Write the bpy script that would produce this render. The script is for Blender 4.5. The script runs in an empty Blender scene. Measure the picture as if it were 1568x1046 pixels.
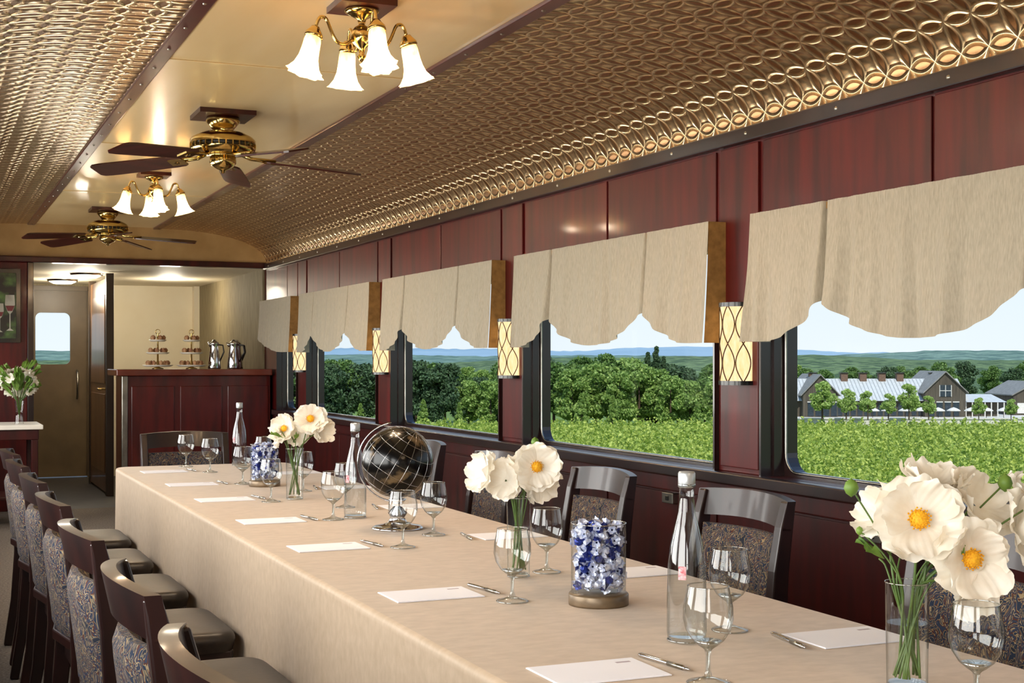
import bpy, bmesh, math, random
import numpy as np
from mathutils import Vector, Matrix, Euler
random.seed(3)
rng = np.random.default_rng(5)
S = bpy.context.scene
COL = S.collection
pi = math.pi

# ------------------------------------------------------------------ helpers
def hx(h):
    h = h.lstrip('#')
    o = []
    for i in (0, 2, 4):
        c = int(h[i:i+2], 16) / 255
        o.append(c/12.92 if c <= .04045 else ((c+.055)/1.055)**2.4)
    return (o[0], o[1], o[2], 1)

class MB:
    def __init__(s):
        s.v = []; s.f = []; s.m = []; s.s = []; s.uv = None
    def add(s, vs, fs, mat=0, smooth=True, M=None):
        b = len(s.v)
        if M is not None:
            vs = [tuple(M @ Vector(v)) for v in vs]
        s.v.extend([tuple(v) for v in vs])
        for f in fs:
            s.f.append([i+b for i in f]); s.m.append(mat); s.s.append(smooth)
    def box(s, lo, hi, mat=0, M=None):
        x0, y0, z0 = lo; x1, y1, z1 = hi
        vs = [(x0,y0,z0),(x1,y0,z0),(x1,y1,z0),(x0,y1,z0),(x0,y0,z1),(x1,y0,z1),(x1,y1,z1),(x0,y1,z1)]
        fs = [(0,3,2,1),(4,5,6,7),(0,1,5,4),(1,2,6,5),(2,3,7,6),(3,0,4,7)]
        s.add(vs, fs, mat, False, M)
    def lathe(s, prof, mat=0, seg=32, M=None, rmod=None, smooth=True, a0=0, a1=2*pi):
        full = abs(a1-a0-2*pi) < 1e-6
        n = seg if full else seg+1
        vs = []; fs = []
        for (r, z) in prof:
            for i in range(n):
                a = a0+(a1-a0)*i/seg
                rr = r if rmod is None else rmod(r, z, a)
                vs.append((rr*math.cos(a), rr*math.sin(a), z))
        for j in range(len(prof)-1):
            for i in range(seg):
                i2 = (i+1) % n if full else i+1
                fs.append((j*n+i, j*n+i2, (j+1)*n+i2, (j+1)*n+i))
        s.add(vs, fs, mat, smooth, M)
    def tube(s, pts, r, mat=0, seg=8, M=None, closed=False, flat=None):
        pts = [Vector(p) for p in pts]
        n = len(pts)
        rs = r if isinstance(r, (list, tuple)) else [r]*n
        tan = []
        for i in range(n):
            if closed:
                t = pts[(i+1) % n]-pts[i-1]
            else:
                t = pts[min(i+1, n-1)]-pts[max(i-1, 0)]
            tan.append(t.normalized())
        up = Vector((0, 0, 1)) if abs(tan[0].z) < .9 else Vector((1, 0, 0))
        u = (up - tan[0]*up.dot(tan[0])).normalized()
        vs = []; fs = []
        for i in range(n):
            u = (u - tan[i]*u.dot(tan[i])).normalized()
            w = tan[i].cross(u)
            for k in range(seg):
                a = 2*pi*k/seg
                fl = flat if flat else 1
                vs.append(tuple(pts[i]+u*math.cos(a)*rs[i]+w*math.sin(a)*rs[i]*fl))
        m = n if closed else n-1
        for i in range(m):
            for k in range(seg):
                k2 = (k+1) % seg
                fs.append((i*seg+k, i*seg+k2, ((i+1) % n)*seg+k2, ((i+1) % n)*seg+k))
        if not closed:
            fs.append(tuple(range(seg))[::-1]); fs.append(tuple((n-1)*seg+k for k in range(seg)))
        s.add(vs, fs, mat, True, M)
    def bar(s, pts, w, h, mat=0, side=(0,1,0), M=None):
        """rectangular section sweep; side = width axis"""
        sd = Vector(side).normalized()
        pts = [Vector(p) for p in pts]; n = len(pts)
        ws = w if isinstance(w, (list, tuple)) else [w]*n
        hs = h if isinstance(h, (list, tuple)) else [h]*n
        vs = []; fs = []
        for i in range(n):
            t = (pts[min(i+1, n-1)]-pts[max(i-1, 0)]).normalized()
            q = t.cross(sd).normalized()
            for a, b in ((-1,-1),(1,-1),(1,1),(-1,1)):
                vs.append(tuple(pts[i]+sd*a*ws[i]/2+q*b*hs[i]/2))
        for i in range(n-1):
            for k in range(4):
                k2 = (k+1) % 4
                fs.append((i*4+k, i*4+k2, (i+1)*4+k2, (i+1)*4+k))
        fs.append((3,2,1,0)); fs.append(tuple((n-1)*4+k for k in range(4)))
        s.add(vs, fs, mat, False, M)
    def grid(s, fn, nu, nv, mat=0, M=None, smooth=True, wrapu=False):
        vs = []; fs = []
        for j in range(nv+1):
            for i in range(nu+(0 if wrapu else 1)):
                vs.append(tuple(fn(i/nu, j/nv)))
        n = nu if wrapu else nu+1
        for j in range(nv):
            for i in range(nu):
                i2 = (i+1) % n
                fs.append((j*n+i, j*n+i2, (j+1)*n+i2, (j+1)*n+i))
        s.add(vs, fs, mat, smooth, M)
    def build(s, name, mats, loc=(0,0,0), rot=(0,0,0), bevel=None, parent=None, solid=None):
        me = bpy.data.meshes.new(name)
        me.from_pydata(s.v, [], s.f)
        for m in mats: me.materials.append(m)
        me.polygons.foreach_set('material_index', s.m)
        me.polygons.foreach_set('use_smooth', s.s)
        me.update()
        bm = bmesh.new(); bm.from_mesh(me)
        bmesh.ops.recalc_face_normals(bm, faces=bm.faces)
        bm.to_mesh(me); bm.free()
        ob = bpy.data.objects.new(name, me); COL.objects.link(ob)
        ob.location = loc; ob.rotation_euler = rot
        if solid:
            md = ob.modifiers.new('solid', 'SOLIDIFY'); md.thickness = solid
        if bevel:
            md = ob.modifiers.new('bevel', 'BEVEL'); md.width = bevel; md.segments = 2
            md.limit_method = 'ANGLE'; md.angle_limit = math.radians(50)
        if parent: ob.parent = parent
        return ob

def T(x=0, y=0, z=0, rx=0, ry=0, rz=0, s=1):
    sc = s if isinstance(s, (tuple, list)) else (s, s, s)
    return Matrix.LocRotScale(Vector((x, y, z)), Euler((rx, ry, rz)), Vector(sc))

def inst(ob, name, loc, rot=(0,0,0), scale=(1,1,1)):
    o = bpy.data.objects.new(name, ob.data); COL.objects.link(o)
    o.location = loc; o.rotation_euler = rot; o.scale = scale
    for m in ob.modifiers:
        if m.type == 'BEVEL':
            md = o.modifiers.new('bevel', 'BEVEL'); md.width = m.width; md.segments = 2
            md.limit_method = 'ANGLE'; md.angle_limit = m.angle_limit
    return o

# ------------------------------------------------------------------ materials
def newmat(name):
    m = bpy.data.materials.new(name); m.use_nodes = True
    nt = m.node_tree; nt.nodes.clear()
    out = nt.nodes.new('ShaderNodeOutputMaterial')
    return m, nt, out

def nd(nt, t, **kw):
    n = nt.nodes.new(t)
    for k, v in kw.items(): setattr(n, k, v)
    return n

def PM(name, c1, c2=None, scale=(8,8,8), rough=.5, metal=0, bump=0, bdist=.01, nscale=1, detail=4,
       coat=0, emis=None, estr=0, trans=0, sheen=0, rvar=0, dist=0, island=False, lo=.3, hi=.7, spec=None):
    m, nt, out = newmat(name)
    b = nd(nt, 'ShaderNodeBsdfPrincipled')
    nt.links.new(b.outputs[0], out.inputs[0])
    c2 = c2 or tuple(min(1, c*.82) for c in c1[:3])+(1,)
    tc = nd(nt, 'ShaderNodeTexCoord'); mp = nd(nt, 'ShaderNodeMapping')
    mp.inputs['Scale'].default_value = scale
    nz = nd(nt, 'ShaderNodeTexNoise'); nz.inputs['Scale'].default_value = nscale
    nz.inputs['Detail'].default_value = detail; nz.inputs['Distortion'].default_value = dist
    rp = nd(nt, 'ShaderNodeValToRGB')
    rp.color_ramp.elements[0].color = c1; rp.color_ramp.elements[1].color = c2
    rp.color_ramp.elements[0].position = lo; rp.color_ramp.elements[1].position = hi
    nt.links.new(tc.outputs['Object'], mp.inputs[0]); nt.links.new(mp.outputs[0], nz.inputs['Vector'])
    if island:
        g = nd(nt, 'ShaderNodeNewGeometry')
        nt.links.new(g.outputs['Random Per Island'], rp.inputs[0])
    else:
        nt.links.new(nz.outputs['Fac'], rp.inputs[0])
    nt.links.new(rp.outputs[0], b.inputs['Base Color'])
    b.inputs['Roughness'].default_value = rough
    b.inputs['Metallic'].default_value = metal
    b.inputs['Coat Weight'].default_value = coat
    b.inputs['Coat Roughness'].default_value = .08
    if spec is not None: b.inputs['Specular IOR Level'].default_value = spec
    if sheen: b.inputs['Sheen Weight'].default_value = sheen
    if trans:
        tr = nd(nt, 'ShaderNodeBsdfTranslucent'); mx = nd(nt, 'ShaderNodeMixShader')
        mx.inputs[0].default_value = trans
        nt.links.new(rp.outputs[0], tr.inputs[0])
        nt.links.new(b.outputs[0], mx.inputs[1]); nt.links.new(tr.outputs[0], mx.inputs[2])
        nt.links.new(mx.outputs[0], out.inputs[0])
    if bump:
        bp = nd(nt, 'ShaderNodeBump'); bp.inputs['Strength'].default_value = bump
        bp.inputs['Distance'].default_value = bdist
        nt.links.new(nz.outputs['Fac'], bp.inputs['Height']); nt.links.new(bp.outputs[0], b.inputs['Normal'])
    if emis:
        b.inputs['Emission Color'].default_value = emis
        b.inputs['Emission Strength'].default_value = estr
    return m

def thin_glass(name, tint=(.97,.985,.98,1), edge=(.40,.46,.47,1), k=.85, base=.07, rough=0.0):
    """thin-walled clear glass: see-through face-on, reflective and slightly darker at grazing edges"""
    m, nt, out = newmat(name)
    tr = nd(nt, 'ShaderNodeBsdfTransparent'); gl = nd(nt, 'ShaderNodeBsdfGlossy'); mx = nd(nt, 'ShaderNodeMixShader')
    gl.inputs['Roughness'].default_value = rough
    lw = nd(nt, 'ShaderNodeLayerWeight'); lw.inputs['Blend'].default_value = .5
    rp = nd(nt, 'ShaderNodeValToRGB')
    rp.color_ramp.elements[0].color = tint; rp.color_ramp.elements[1].color = edge
    rp.color_ramp.elements[0].position = .5; rp.color_ramp.elements[1].position = 1
    nt.links.new(lw.outputs['Facing'], rp.inputs[0]); nt.links.new(rp.outputs[0], tr.inputs[0])
    pw = nd(nt, 'ShaderNodeMath', operation='POWER'); pw.inputs[1].default_value = 3.2
    mu = nd(nt, 'ShaderNodeMath', operation='MULTIPLY_ADD'); mu.inputs[1].default_value = k; mu.inputs[2].default_value = base; mu.use_clamp = True
    nt.links.new(lw.outputs['Facing'], pw.inputs[0]); nt.links.new(pw.outputs[0], mu.inputs[0]); nt.links.new(mu.outputs[0], mx.inputs[0])
    nt.links.new(tr.outputs[0], mx.inputs[1]); nt.links.new(gl.outputs[0], mx.inputs[2])
    nt.links.new(mx.outputs[0], out.inputs[0])
    return m

def emat(name, col, st, col2=None, scale=20):
    m, nt, out = newmat(name)
    e = nd(nt, 'ShaderNodeEmission'); e.inputs[1].default_value = st
    nz = nd(nt, 'ShaderNodeTexNoise'); nz.inputs['Scale'].default_value = scale
    rp = nd(nt, 'ShaderNodeValToRGB'); rp.color_ramp.elements[0].color = col
    rp.color_ramp.elements[1].color = col2 or col
    nt.links.new(nz.outputs['Fac'], rp.inputs[0]); nt.links.new(rp.outputs[0], e.inputs[0])
    nt.links.new(e.outputs[0], out.inputs[0])
    return m

M_red = PM('mahogany_panel', hx('#5c0e0b'), hx('#370806'), scale=(6,6,.8), rough=.42, coat=.08, detail=8, nscale=2.5, spec=.35)
M_redd = PM('mahogany_dark', hx('#430c0a'), hx('#260605'), scale=(6,6,1), rough=.36, coat=.15, detail=8, nscale=2.5, spec=.4)
M_barw = PM('bar_mahogany', hx('#5a1410'), hx('#3a0c09'), scale=(6,6,1), rough=.3, coat=.3, detail=8, nscale=2.5)
M_trim = PM('trim_dark_wood', hx('#27110f'), hx('#160b0b'), scale=(5,5,5), rough=.28, coat=.4)
M_ctrim = PM('ceiling_trim_red', hx('#5a2a28'), hx('#43191a'), scale=(5,5,5), rough=.3, coat=.3)
M_chair = PM('chair_wood', hx('#2a100c'), hx('#150706'), scale=(5,5,2), rough=.36, coat=.15, nscale=3, detail=6)
M_leather = PM('dark_leather', hx('#2b1f17'), hx('#1c1410'), scale=(60,60,60), rough=.42, bump=.15, bdist=.002)
M_brass = PM('polished_brass', hx('#e0c684'), hx('#c4a35c'), rough=.15, metal=1)
M_silver = PM('chrome', hx('#dcdcdc'), hx('#bcbcc0'), rough=.1, metal=1)
M_steel = PM('brushed_steel', hx('#b8b4aa'), hx('#8e8a80'), rough=.28, metal=1)
M_black = PM('black_satin', hx('#141213'), hx('#0b0a0a'), rough=.3, coat=.3)
M_cream = PM('cream_wall', hx('#f2e8cf'), hx('#eaddbf'), scale=(2,2,2), rough=.6)
M_wallpap = PM('grasscloth_wallpaper', hx('#9c8f70'), hx('#77694c'), scale=(30,30,3), rough=.75, nscale=2, detail=8)
M_ceil = PM('ceiling_veneer', hx('#ebcf9e'), hx('#dfc08a'), scale=(3,.5,3), rough=.26, coat=.25, nscale=1.2, detail=6)
M_arch = PM('arch_veneer', hx('#b99460'), hx('#a07a48'), scale=(3,3,3), rough=.35, coat=.2, nscale=1.5, detail=6)
M_linen = PM('valance_linen', hx('#bcb19e'), hx('#a69b88'), scale=(60,60,12), rough=.9, nscale=3, detail=6, bump=.1, bdist=.002, sheen=.2, trans=.12)
M_gold = PM('valance_return_gold', hx('#a87d42'), hx('#84602e'), scale=(30,30,30), rough=.7)
M_cloth = PM('tablecloth_satin', hx('#bfa78c'), hx('#af977b'), scale=(20,34,26), rough=.55, nscale=1.3, detail=8, bump=.10, bdist=.003, sheen=.15)
M_carpet = PM('carpet', hx('#8b8072'), hx('#55493f'), scale=(90,90,90), rough=.95, bump=.5, bdist=.004)
M_dfloor = PM('dark_floor', hx('#3b3633'), hx('#2b2725'), scale=(10,10,10), rough=.5)
M_paper = PM('paper', hx('#f2f0f4'), hx('#eae8ee'), scale=(4,4,4), rough=.7)
M_glass = thin_glass('clear_glass')
M_wglass = thin_glass('window_glass', (.99,.995,.99,1), (.85,.88,.88,1), k=.02, base=0)
M_water = thin_glass('bottle_glass', (.96,.98,.985,1), (.42,.5,.52,1), k=.85, base=.08)
M_petal = PM('white_petal', hx('#fbf8ef'), hx('#f2eadb'), scale=(40,40,40), rough=.6, trans=.32)
M_stamen = PM('yellow_stamen', hx('#f6bd1e'), hx('#dc9208'), scale=(300,300,300), rough=.7, bump=.6, bdist=.002)
M_stem = PM('green_stem', hx('#56702c'), hx('#3c5520'), scale=(30,30,30), rough=.5)
M_leafi = PM('flower_leaf', hx('#7fa044'), hx('#4f7426'), scale=(30,30,30), rough=.5, trans=.2)
M_candyb = PM('blue_foil', hx('#34489e'), hx('#0f1a66'), scale=(150,150,150), rough=.25, metal=.6, bump=.6, bdist=.002)
M_candyw = PM('silver_foil', hx('#eef0fa'), hx('#aab6dc'), scale=(150,150,150), rough=.3, metal=.4, bump=.6, bdist=.002)
M_blade = PM('fan_blade_wood', hx('#4c1e18'), hx('#2c0f09'), scale=(3,20,3), rough=.3, coat=.4, detail=6)
M_frost = PM('frosted_shade', hx('#ffe6b8'), hx('#eab866'), scale=(30,30,14), rough=.35, emis=hx('#ffb860'), estr=.45, trans=.45)
M_bulb = emat('bulb_glow', hx('#fff0d0'), 9)
M_sconce = emat('sconce_shade', hx('#fff0cc'), 1.2, hx('#ffbe66'), 9)
M_alc = emat('ceiling_light_glow', hx('#fff1cf'), 4)
M_scm = PM('sconce_bronze', hx('#5b3f20'), hx('#3a2612'), rough=.4, metal=.7)

def tapestry(name):
    m, nt, out = newmat(name)
    b = nd(nt, 'ShaderNodeBsdfPrincipled'); b.inputs['Roughness'].default_value = .9
    b.inputs['Specular IOR Level'].default_value = .2
    tc = nd(nt, 'ShaderNodeTexCoord')
    n1 = nd(nt, 'ShaderNodeTexNoise'); n1.inputs['Scale'].default_value = 13; n1.inputs['Detail'].default_value = 2
    n1.inputs['Distortion'].default_value = 4.5
    nt.links.new(tc.outputs['Object'], n1.inputs['Vector'])
    rp = nd(nt, 'ShaderNodeValToRGB'); cr = rp.color_ramp
    cr.interpolation = 'CONSTANT'
    cols = [(0, '#1f2430'), (.36, '#776850'), (.40, '#222c3e'), (.47, '#8c7a5c'), (.50, '#4a2a22'), (.54, '#2a3346'), (.61, '#8e7b5e'), (.65, '#2b3040')]
    cr.elements[0].color = hx(cols[0][1]); cr.elements[1].position = cols[1][0]; cr.elements[1].color = hx(cols[1][1])
    for p, c in cols[2:]:
        e = cr.elements.new(p); e.color = hx(c)
    nt.links.new(n1.outputs['Fac'], rp.inputs[0]); nt.links.new(rp.outputs[0], b.inputs['Base Color'])
    nt.links.new(b.outputs[0], out.inputs[0])
    return m
M_tap = tapestry('paisley_tapestry')

def tin_mat(name, s=.1):
    m, nt, out = newmat(name)
    b = nd(nt, 'ShaderNodeBsdfPrincipled')
    nt.links.new(b.outputs[0], out.inputs[0])
    uv = nd(nt, 'ShaderNodeUVMap'); uv.uv_map = 'UVMap'
    sc = nd(nt, 'ShaderNodeVectorMath', operation='SCALE'); sc.inputs['Scale'].default_value = 1/s
    nt.links.new(uv.outputs[0], sc.inputs[0])
    fr = nd(nt, 'ShaderNodeVectorMath', operation='FRACTION'); nt.links.new(sc.outputs[0], fr.inputs[0])
    sb = nd(nt, 'ShaderNodeVectorMath', operation='SUBTRACT'); sb.inputs[1].default_value = (.5,.5,0)
    nt.links.new(fr.outputs[0], sb.inputs[0])
    ab = nd(nt, 'ShaderNodeVectorMath', operation='ABSOLUTE'); nt.links.new(sb.outputs[0], ab.inputs[0])
    prev = None
    for c in ((0,0,0),(1,0,0),(0,1,0)):
        ds = nd(nt, 'ShaderNodeVectorMath', operation='DISTANCE'); ds.inputs[1].default_value = c
        nt.links.new(ab.outputs[0], ds.inputs[0])
        a = nd(nt, 'ShaderNodeMath', operation='SUBTRACT'); a.inputs[1].default_value = .7071
        nt.links.new(ds.outputs['Value'], a.inputs[0])
        a2 = nd(nt, 'ShaderNodeMath', operation='ABSOLUTE'); nt.links.new(a.outputs[0], a2.inputs[0])
        mr = nd(nt, 'ShaderNodeMapRange', interpolation_type='SMOOTHSTEP')
        mr.inputs['From Min'].default_value = 0; mr.inputs['From Max'].default_value = .12
        mr.inputs['To Min'].default_value = 1; mr.inputs['To Max'].default_value = 0
        nt.links.new(a2.outputs[0], mr.inputs['Value'])
        if prev is None:
            prev = mr.outputs[0]
            st = nd(nt, 'ShaderNodeMapRange', interpolation_type='SMOOTHSTEP')
            st.inputs['From Max'].default_value = .42; st.inputs['To Min'].default_value = .7; st.inputs['To Max'].default_value = 0
            nt.links.new(ds.outputs['Value'], st.inputs['Value'])
            mxx = nd(nt, 'ShaderNodeMath', operation='MAXIMUM'); nt.links.new(prev, mxx.inputs[0]); nt.links.new(st.outputs[0], mxx.inputs[1])
            prev = mxx.outputs[0]
        else:
            mxx = nd(nt, 'ShaderNodeMath', operation='MAXIMUM'); nt.links.new(prev, mxx.inputs[0]); nt.links.new(mr.outputs[0], mxx.inputs[1])
            prev = mxx.outputs[0]
    rp = nd(nt, 'ShaderNodeValToRGB')
    rp.color_ramp.elements[0].color = hx('#a87e56'); rp.color_ramp.elements[1].color = hx('#f0d8ae')
    nt.links.new(prev, rp.inputs[0]); nt.links.new(rp.outputs[0], b.inputs['Base Color'])
    b.inputs['Metallic'].default_value = .9; b.inputs['Roughness'].default_value = .25
    bp = nd(nt, 'ShaderNodeBump'); bp.inputs['Strength'].default_value = 1; bp.inputs['Distance'].default_value = .0085
    nt.links.new(prev, bp.inputs['Height']); nt.links.new(bp.outputs[0], b.inputs['Normal'])
    return m
M_tin = tin_mat('embossed_tin', .115)

# ------------------------------------------------------------------ room shell
XL, XR, XC = -.15, 2.85, 1.35
Y0, Y1, YE = -3.0, 12.27, 15.6
NEARW = [4.60+2.18*k for k in range(-4, 3)]
WINS = [(a, a+1.87) for a in NEARW if a > Y0+.1] + [(11.14, 11.84)]
ZS, ZT = .84, 1.74
# floor
b = MB(); b.box((XL-.15, Y0-.1, -.08), (XR+.15, Y1, 0), 0); b.box((XL-.15, Y1, -.08), (XR+.15, YE+.15, 0), 1)
b.build('floor', [M_carpet, M_dfloor])

def side_wall(name, xin, sg, mats):
    """xin inner plane, sg=+1 for right wall (outward +x)"""
    b = MB()
    xo = xin+sg*.13
    lo, hi = min(xin, xo), max(xin, xo)
    b.box((lo, Y0, 0), (hi, YE+.1, ZS), 1)
    b.box((lo, Y0, ZT), (hi, YE+.1, 2.6), 0)
    ys = Y0
    for (a, c) in WINS:
        b.box((lo, ys, ZS), (hi, a, ZT), 0)
        ys = c
    b.box((lo, ys, ZS), (hi, YE+.1, ZT), 0)
    # raised panels, seams
    def px(d0, d1):
        p, q = xin-sg*d0, xin-sg*d1
        return min(p, q), max(p, q)
    for (a, c) in WINS:
        x0, x1 = px(0, .008)
        mid = (a+c)/2
        for (p, q) in ((a+.01, mid-.008), (mid+.008, c-.01)):
            b.box((x0, p, ZT+.0), (x1, q, 2.08), 0)
            b.box((x0, p, .12), (x1, q, .72), 1)
    for (a, c) in WINS:
        x0, x1 = px(0, .012)
        b.box((x0, a-.29, .86), (x1, a-.03, 2.08), 0)
    return b.build(name, mats, bevel=.003)
side_wall('wall_right', XR, 1, [M_red, M_redd])
side_wall('wall_left', XL, -1, [M_red, M_redd])
b = MB(); b.box((XL-.13, Y0-.12, 0), (XR+.13, Y0, 2.6)); b.build('wall_back', [M_red])
b = MB(); b.box((XL-.2, Y0-.15, 2.6), (XR+.2, YE+.2, 2.66)); b.build('roof', [M_black])

def win_frame(name, a, c, xin, sg):
    # rounded frame ring + glass + jamb lining
    b = MB()
    zc0, zc1 = ZS-.02, ZT
    r = .07; w = .035
    def rr(a0, a1, z0, z1, rad, n=6):
        pts = []
        for (cx, cz, t0) in ((a1-rad, z1-rad, 0), (a0+rad, z1-rad, pi/2), (a0+rad, z0+rad, pi), (a1-rad, z0+rad, 1.5*pi)):
            for i in range(n+1):
                t = t0+pi/2*i/n
                pts.append((cx+rad*math.cos(t), cz+rad*math.sin(t)))
        return pts
    inn = rr(a+w, c-w, zc0+w, zc1-w, r); out_ = rr(a-.002, c+.002, zc0, zc1, .004)
    n = len(inn)
    xa, xb = xin+sg*.075, xin+sg*.125
    vs = [(xa, p[0], p[1]) for p in inn]+[(xa, p[0], p[1]) for p in out_]+[(xb, p[0], p[1]) for p in inn]+[(xb, p[0], p[1]) for p in out_]
    fs = []
    for i in range(n):
        j = (i+1) % n
        fs += [(i, j, n+j, n+i), (2*n+i, 3*n+i, 3*n+j, 2*n+j), (i, 2*n+i, 2*n+j, j)]
    b.add(vs, fs, 0, False)
    # metal bead round the glass
    b.tube([(xin+sg*.074, p[0], p[1]) for p in rr(a+w, c-w, zc0+w, zc1-w, r)], .005, 2, 6, closed=True)
    # jamb liners, stepped dark profile
    for (p, q) in ((a, a+.012), (c-.012, c)):
        b.box((min(xin-sg*.02, xa), p, ZS), (max(xin-sg*.02, xa), q, ZT), 0)
    for (p, q) in ((a, a+.024), (c-.024, c)):
        b.box((min(xin+sg*.03, xa), p, ZS), (max(xin+sg*.03, xa), q, ZT), 0)
    # glass
    xg = xin+sg*.1
    b.add([(xg, a, zc0), (xg, c, zc0), (xg, c, zc1), (xg, a, zc1)], [(0,1,2,3)], 1, False)
    return b.build(name, [M_trim, M_wglass, M_steel])
k = 1
for (a, c) in WINS:
    win_frame('window_%d' % k, a, c, XR, 1); k += 1
for (a, c) in WINS:
    win_frame('window_%d' % k, a, c, XL, -1); k += 1

# sills, cornice rails (trim)
def rail(name, xin, sg, z0, z1, dep, mat, ya=Y0, yb=Y1, screws=False):
    b = MB()
    p, q = xin-sg*dep, xin+sg*.0
    b.box((min(p, q), ya, z0), (max(p, q), yb, z1), 0)
    if screws:
        y = ya+.2
        while y < yb:
            b.lathe([(0, .004), (.006, .003), (.008, 0)], 1, 10, T(p, y, (z0+z1)/2, 0, -sg*pi/2, 0)); y += .55
    return b.build(name, [mat, M_steel], bevel=.006)
rail('trim_1', XR, 1, ZS-.045, ZS, .05, M_trim, yb=11.9)
rail('trim_2', XR, 1, 2.085, 2.14, .04, M_trim, screws=True)
rail('trim_3', XL, -1, ZS-.045, ZS, .02, M_trim)
rail('trim_4', XL, -1, 2.085, 2.14, .04, M_trim)
rail('trim_5', XR, 1, ZS-.11, ZS-.045, .025, M_redd, yb=11.9)
rail('baseboard_right', XR, 1, 0, .12, .02, M_trim, yb=11.9)
rail('baseboard_left', XL, -1, 0, .12, .02, M_trim, yb=Y1)

# ceiling: flat centre
ZC = 2.43
XA, XB = .83, 1.87
b = MB()
b.box((XA-.02, Y0, ZC), (XB+.02, Y1, ZC+.03), 0)
b.build('ceiling', [M_ceil])
b = MB()
for y in (-1.2, 1.0, 3.2, 5.38, 7.58, 9.8):
    b.box((XA, y-.012, ZC-.004), (XB, y+.012, ZC), 0)
b.build('trim_6', [M_ceil], bevel=.002)
for i, x in enumerate((XA, XB)):
    b = MB()
    b.box((x-.03, Y0, ZC-.014), (x+.03, Y1, ZC+.002), 0)
    y = Y0+.1
    while y < Y1:
        b.lathe([(0, -.006), (.006, -.004), (.008, 0)], 1, 8, T(x, y, ZC-.013)); y += .35
    b.build('trim_%d' % (7+i), [M_ctrim, M_steel], bevel=.004)

def tin(name, sg):
    x0 = XC+sg*(XB-XC); xe = XR-.012 if sg > 0 else XL+.012
    W = abs(xe-x0); H = .285; n = 2.25
    prof = []
    for i in range(61):
        t = pi/2*i/60
        prof.append((x0+sg*W*(math.sin(t)**(2/n) if i else 0), 2.14+H*(max(math.cos(t), 0)**(2/n))))
    # cumulative length
    L = [0]
    for i in range(1, len(prof)):
        L.append(L[-1]+math.hypot(prof[i][0]-prof[i-1][0], prof[i][1]-prof[i-1][1]))
    # resample
    tt = np.linspace(0, L[-1], 60)
    xs = np.interp(tt, L, [p[0] for p in prof]); zs = np.interp(tt, L, [p[1] for p in prof])
    ys = np.linspace(Y0, Y1, 40)
    vs = [(x, y, z) for y in ys for x, z in zip(xs, zs)]
    fs = []
    for j in range(39):
        for i in range(59):
            fs.append((j*60+i, j*60+i+1, (j+1)*60+i+1, (j+1)*60+i))
    me = bpy.data.meshes.new(name); me.from_pydata(vs, [], fs)
    uvl = me.uv_layers.new(name='UVMap')
    li = np.zeros(len(me.loops), dtype=np.int32); me.loops.foreach_get('vertex_index', li)
    uu = np.zeros((len(li), 2)); uu[:, 0] = ys[li//60]; uu[:, 1] = tt[li % 60]
    uvl.data.foreach_set('uv', uu.ravel())
    me.polygons.foreach_set('use_smooth', [True]*len(me.polygons))
    me.materials.append(M_tin); me.update()
    ob = bpy.data.objects.new(name, me); COL.objects.link(ob)
    return prof
PR = tin('ceiling_tin_right', 1)
PL = tin('ceiling_tin_left', -1)

# far arch panel + header
b = MB()
arch = [(x, z) for x, z in PL][::-1] + [(x, z) for x, z in PR]
n = len(arch)
vs = [(x, Y1-.01, z+.005) for x, z in arch]+[(x, Y1-.01, 2.10) for x, z in arch]
fs = [(i, i+1, n+i+1, n+i) for i in range(n-1)]
b.add(vs, fs, 0, False)
b.build('wall_arch', [M_arch])
b = MB(); b.box((XL, Y1-.05, 2.10), (XR, Y1+.08, 2.15), 0); b.box((XL, Y1+.0, 2.13), (XR, Y1+.1, 2.6), 0)
b.build('trim_9', [M_redd], bevel=.008)
# partition at left of the opening
b = MB(); b.box((XL, Y1, 0), (.80, Y1+.1, 2.10), 0); b.box((.80, Y1-.02, 0), (.85, Y1+.12, 2.10), 1)
b.build('wall_partition', [M_red, M_trim], bevel=.005)
# alcove
b = MB(); b.box((XL, Y1+.1, 2.10), (XR, YE, 2.14), 0); b.build('ceiling_alcove', [M_cream])
DX0, DX1, DZ = 1.0, 1.64, 2.03
b = MB(); b.box((XL, YE, 0), (DX0-.05, YE+.1, 2.6), 0); b.build('wall_far_left', [M_wallpap])
b = MB(); b.box((DX1+.05, YE, 0), (XR, YE+.1, 2.6), 0); b.build('wall_far_right', [M_cream])
b = MB(); b.box((DX0-.05, YE, DZ+.05), (DX1+.05, YE+.1, 2.6), 0); b.build('wall_far_top', [M_wallpap])
b = MB(); b.box((XR-.02, Y1+.1, .1), (XR-.001, YE, 2.10)); b.build('wall_alcove_right', [M_wallpap])
b = MB(); b.box((2.77, YE-.12, 0), (XR-.02, YE, 2.10)); b.build('trim_10', [M_cream])
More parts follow.
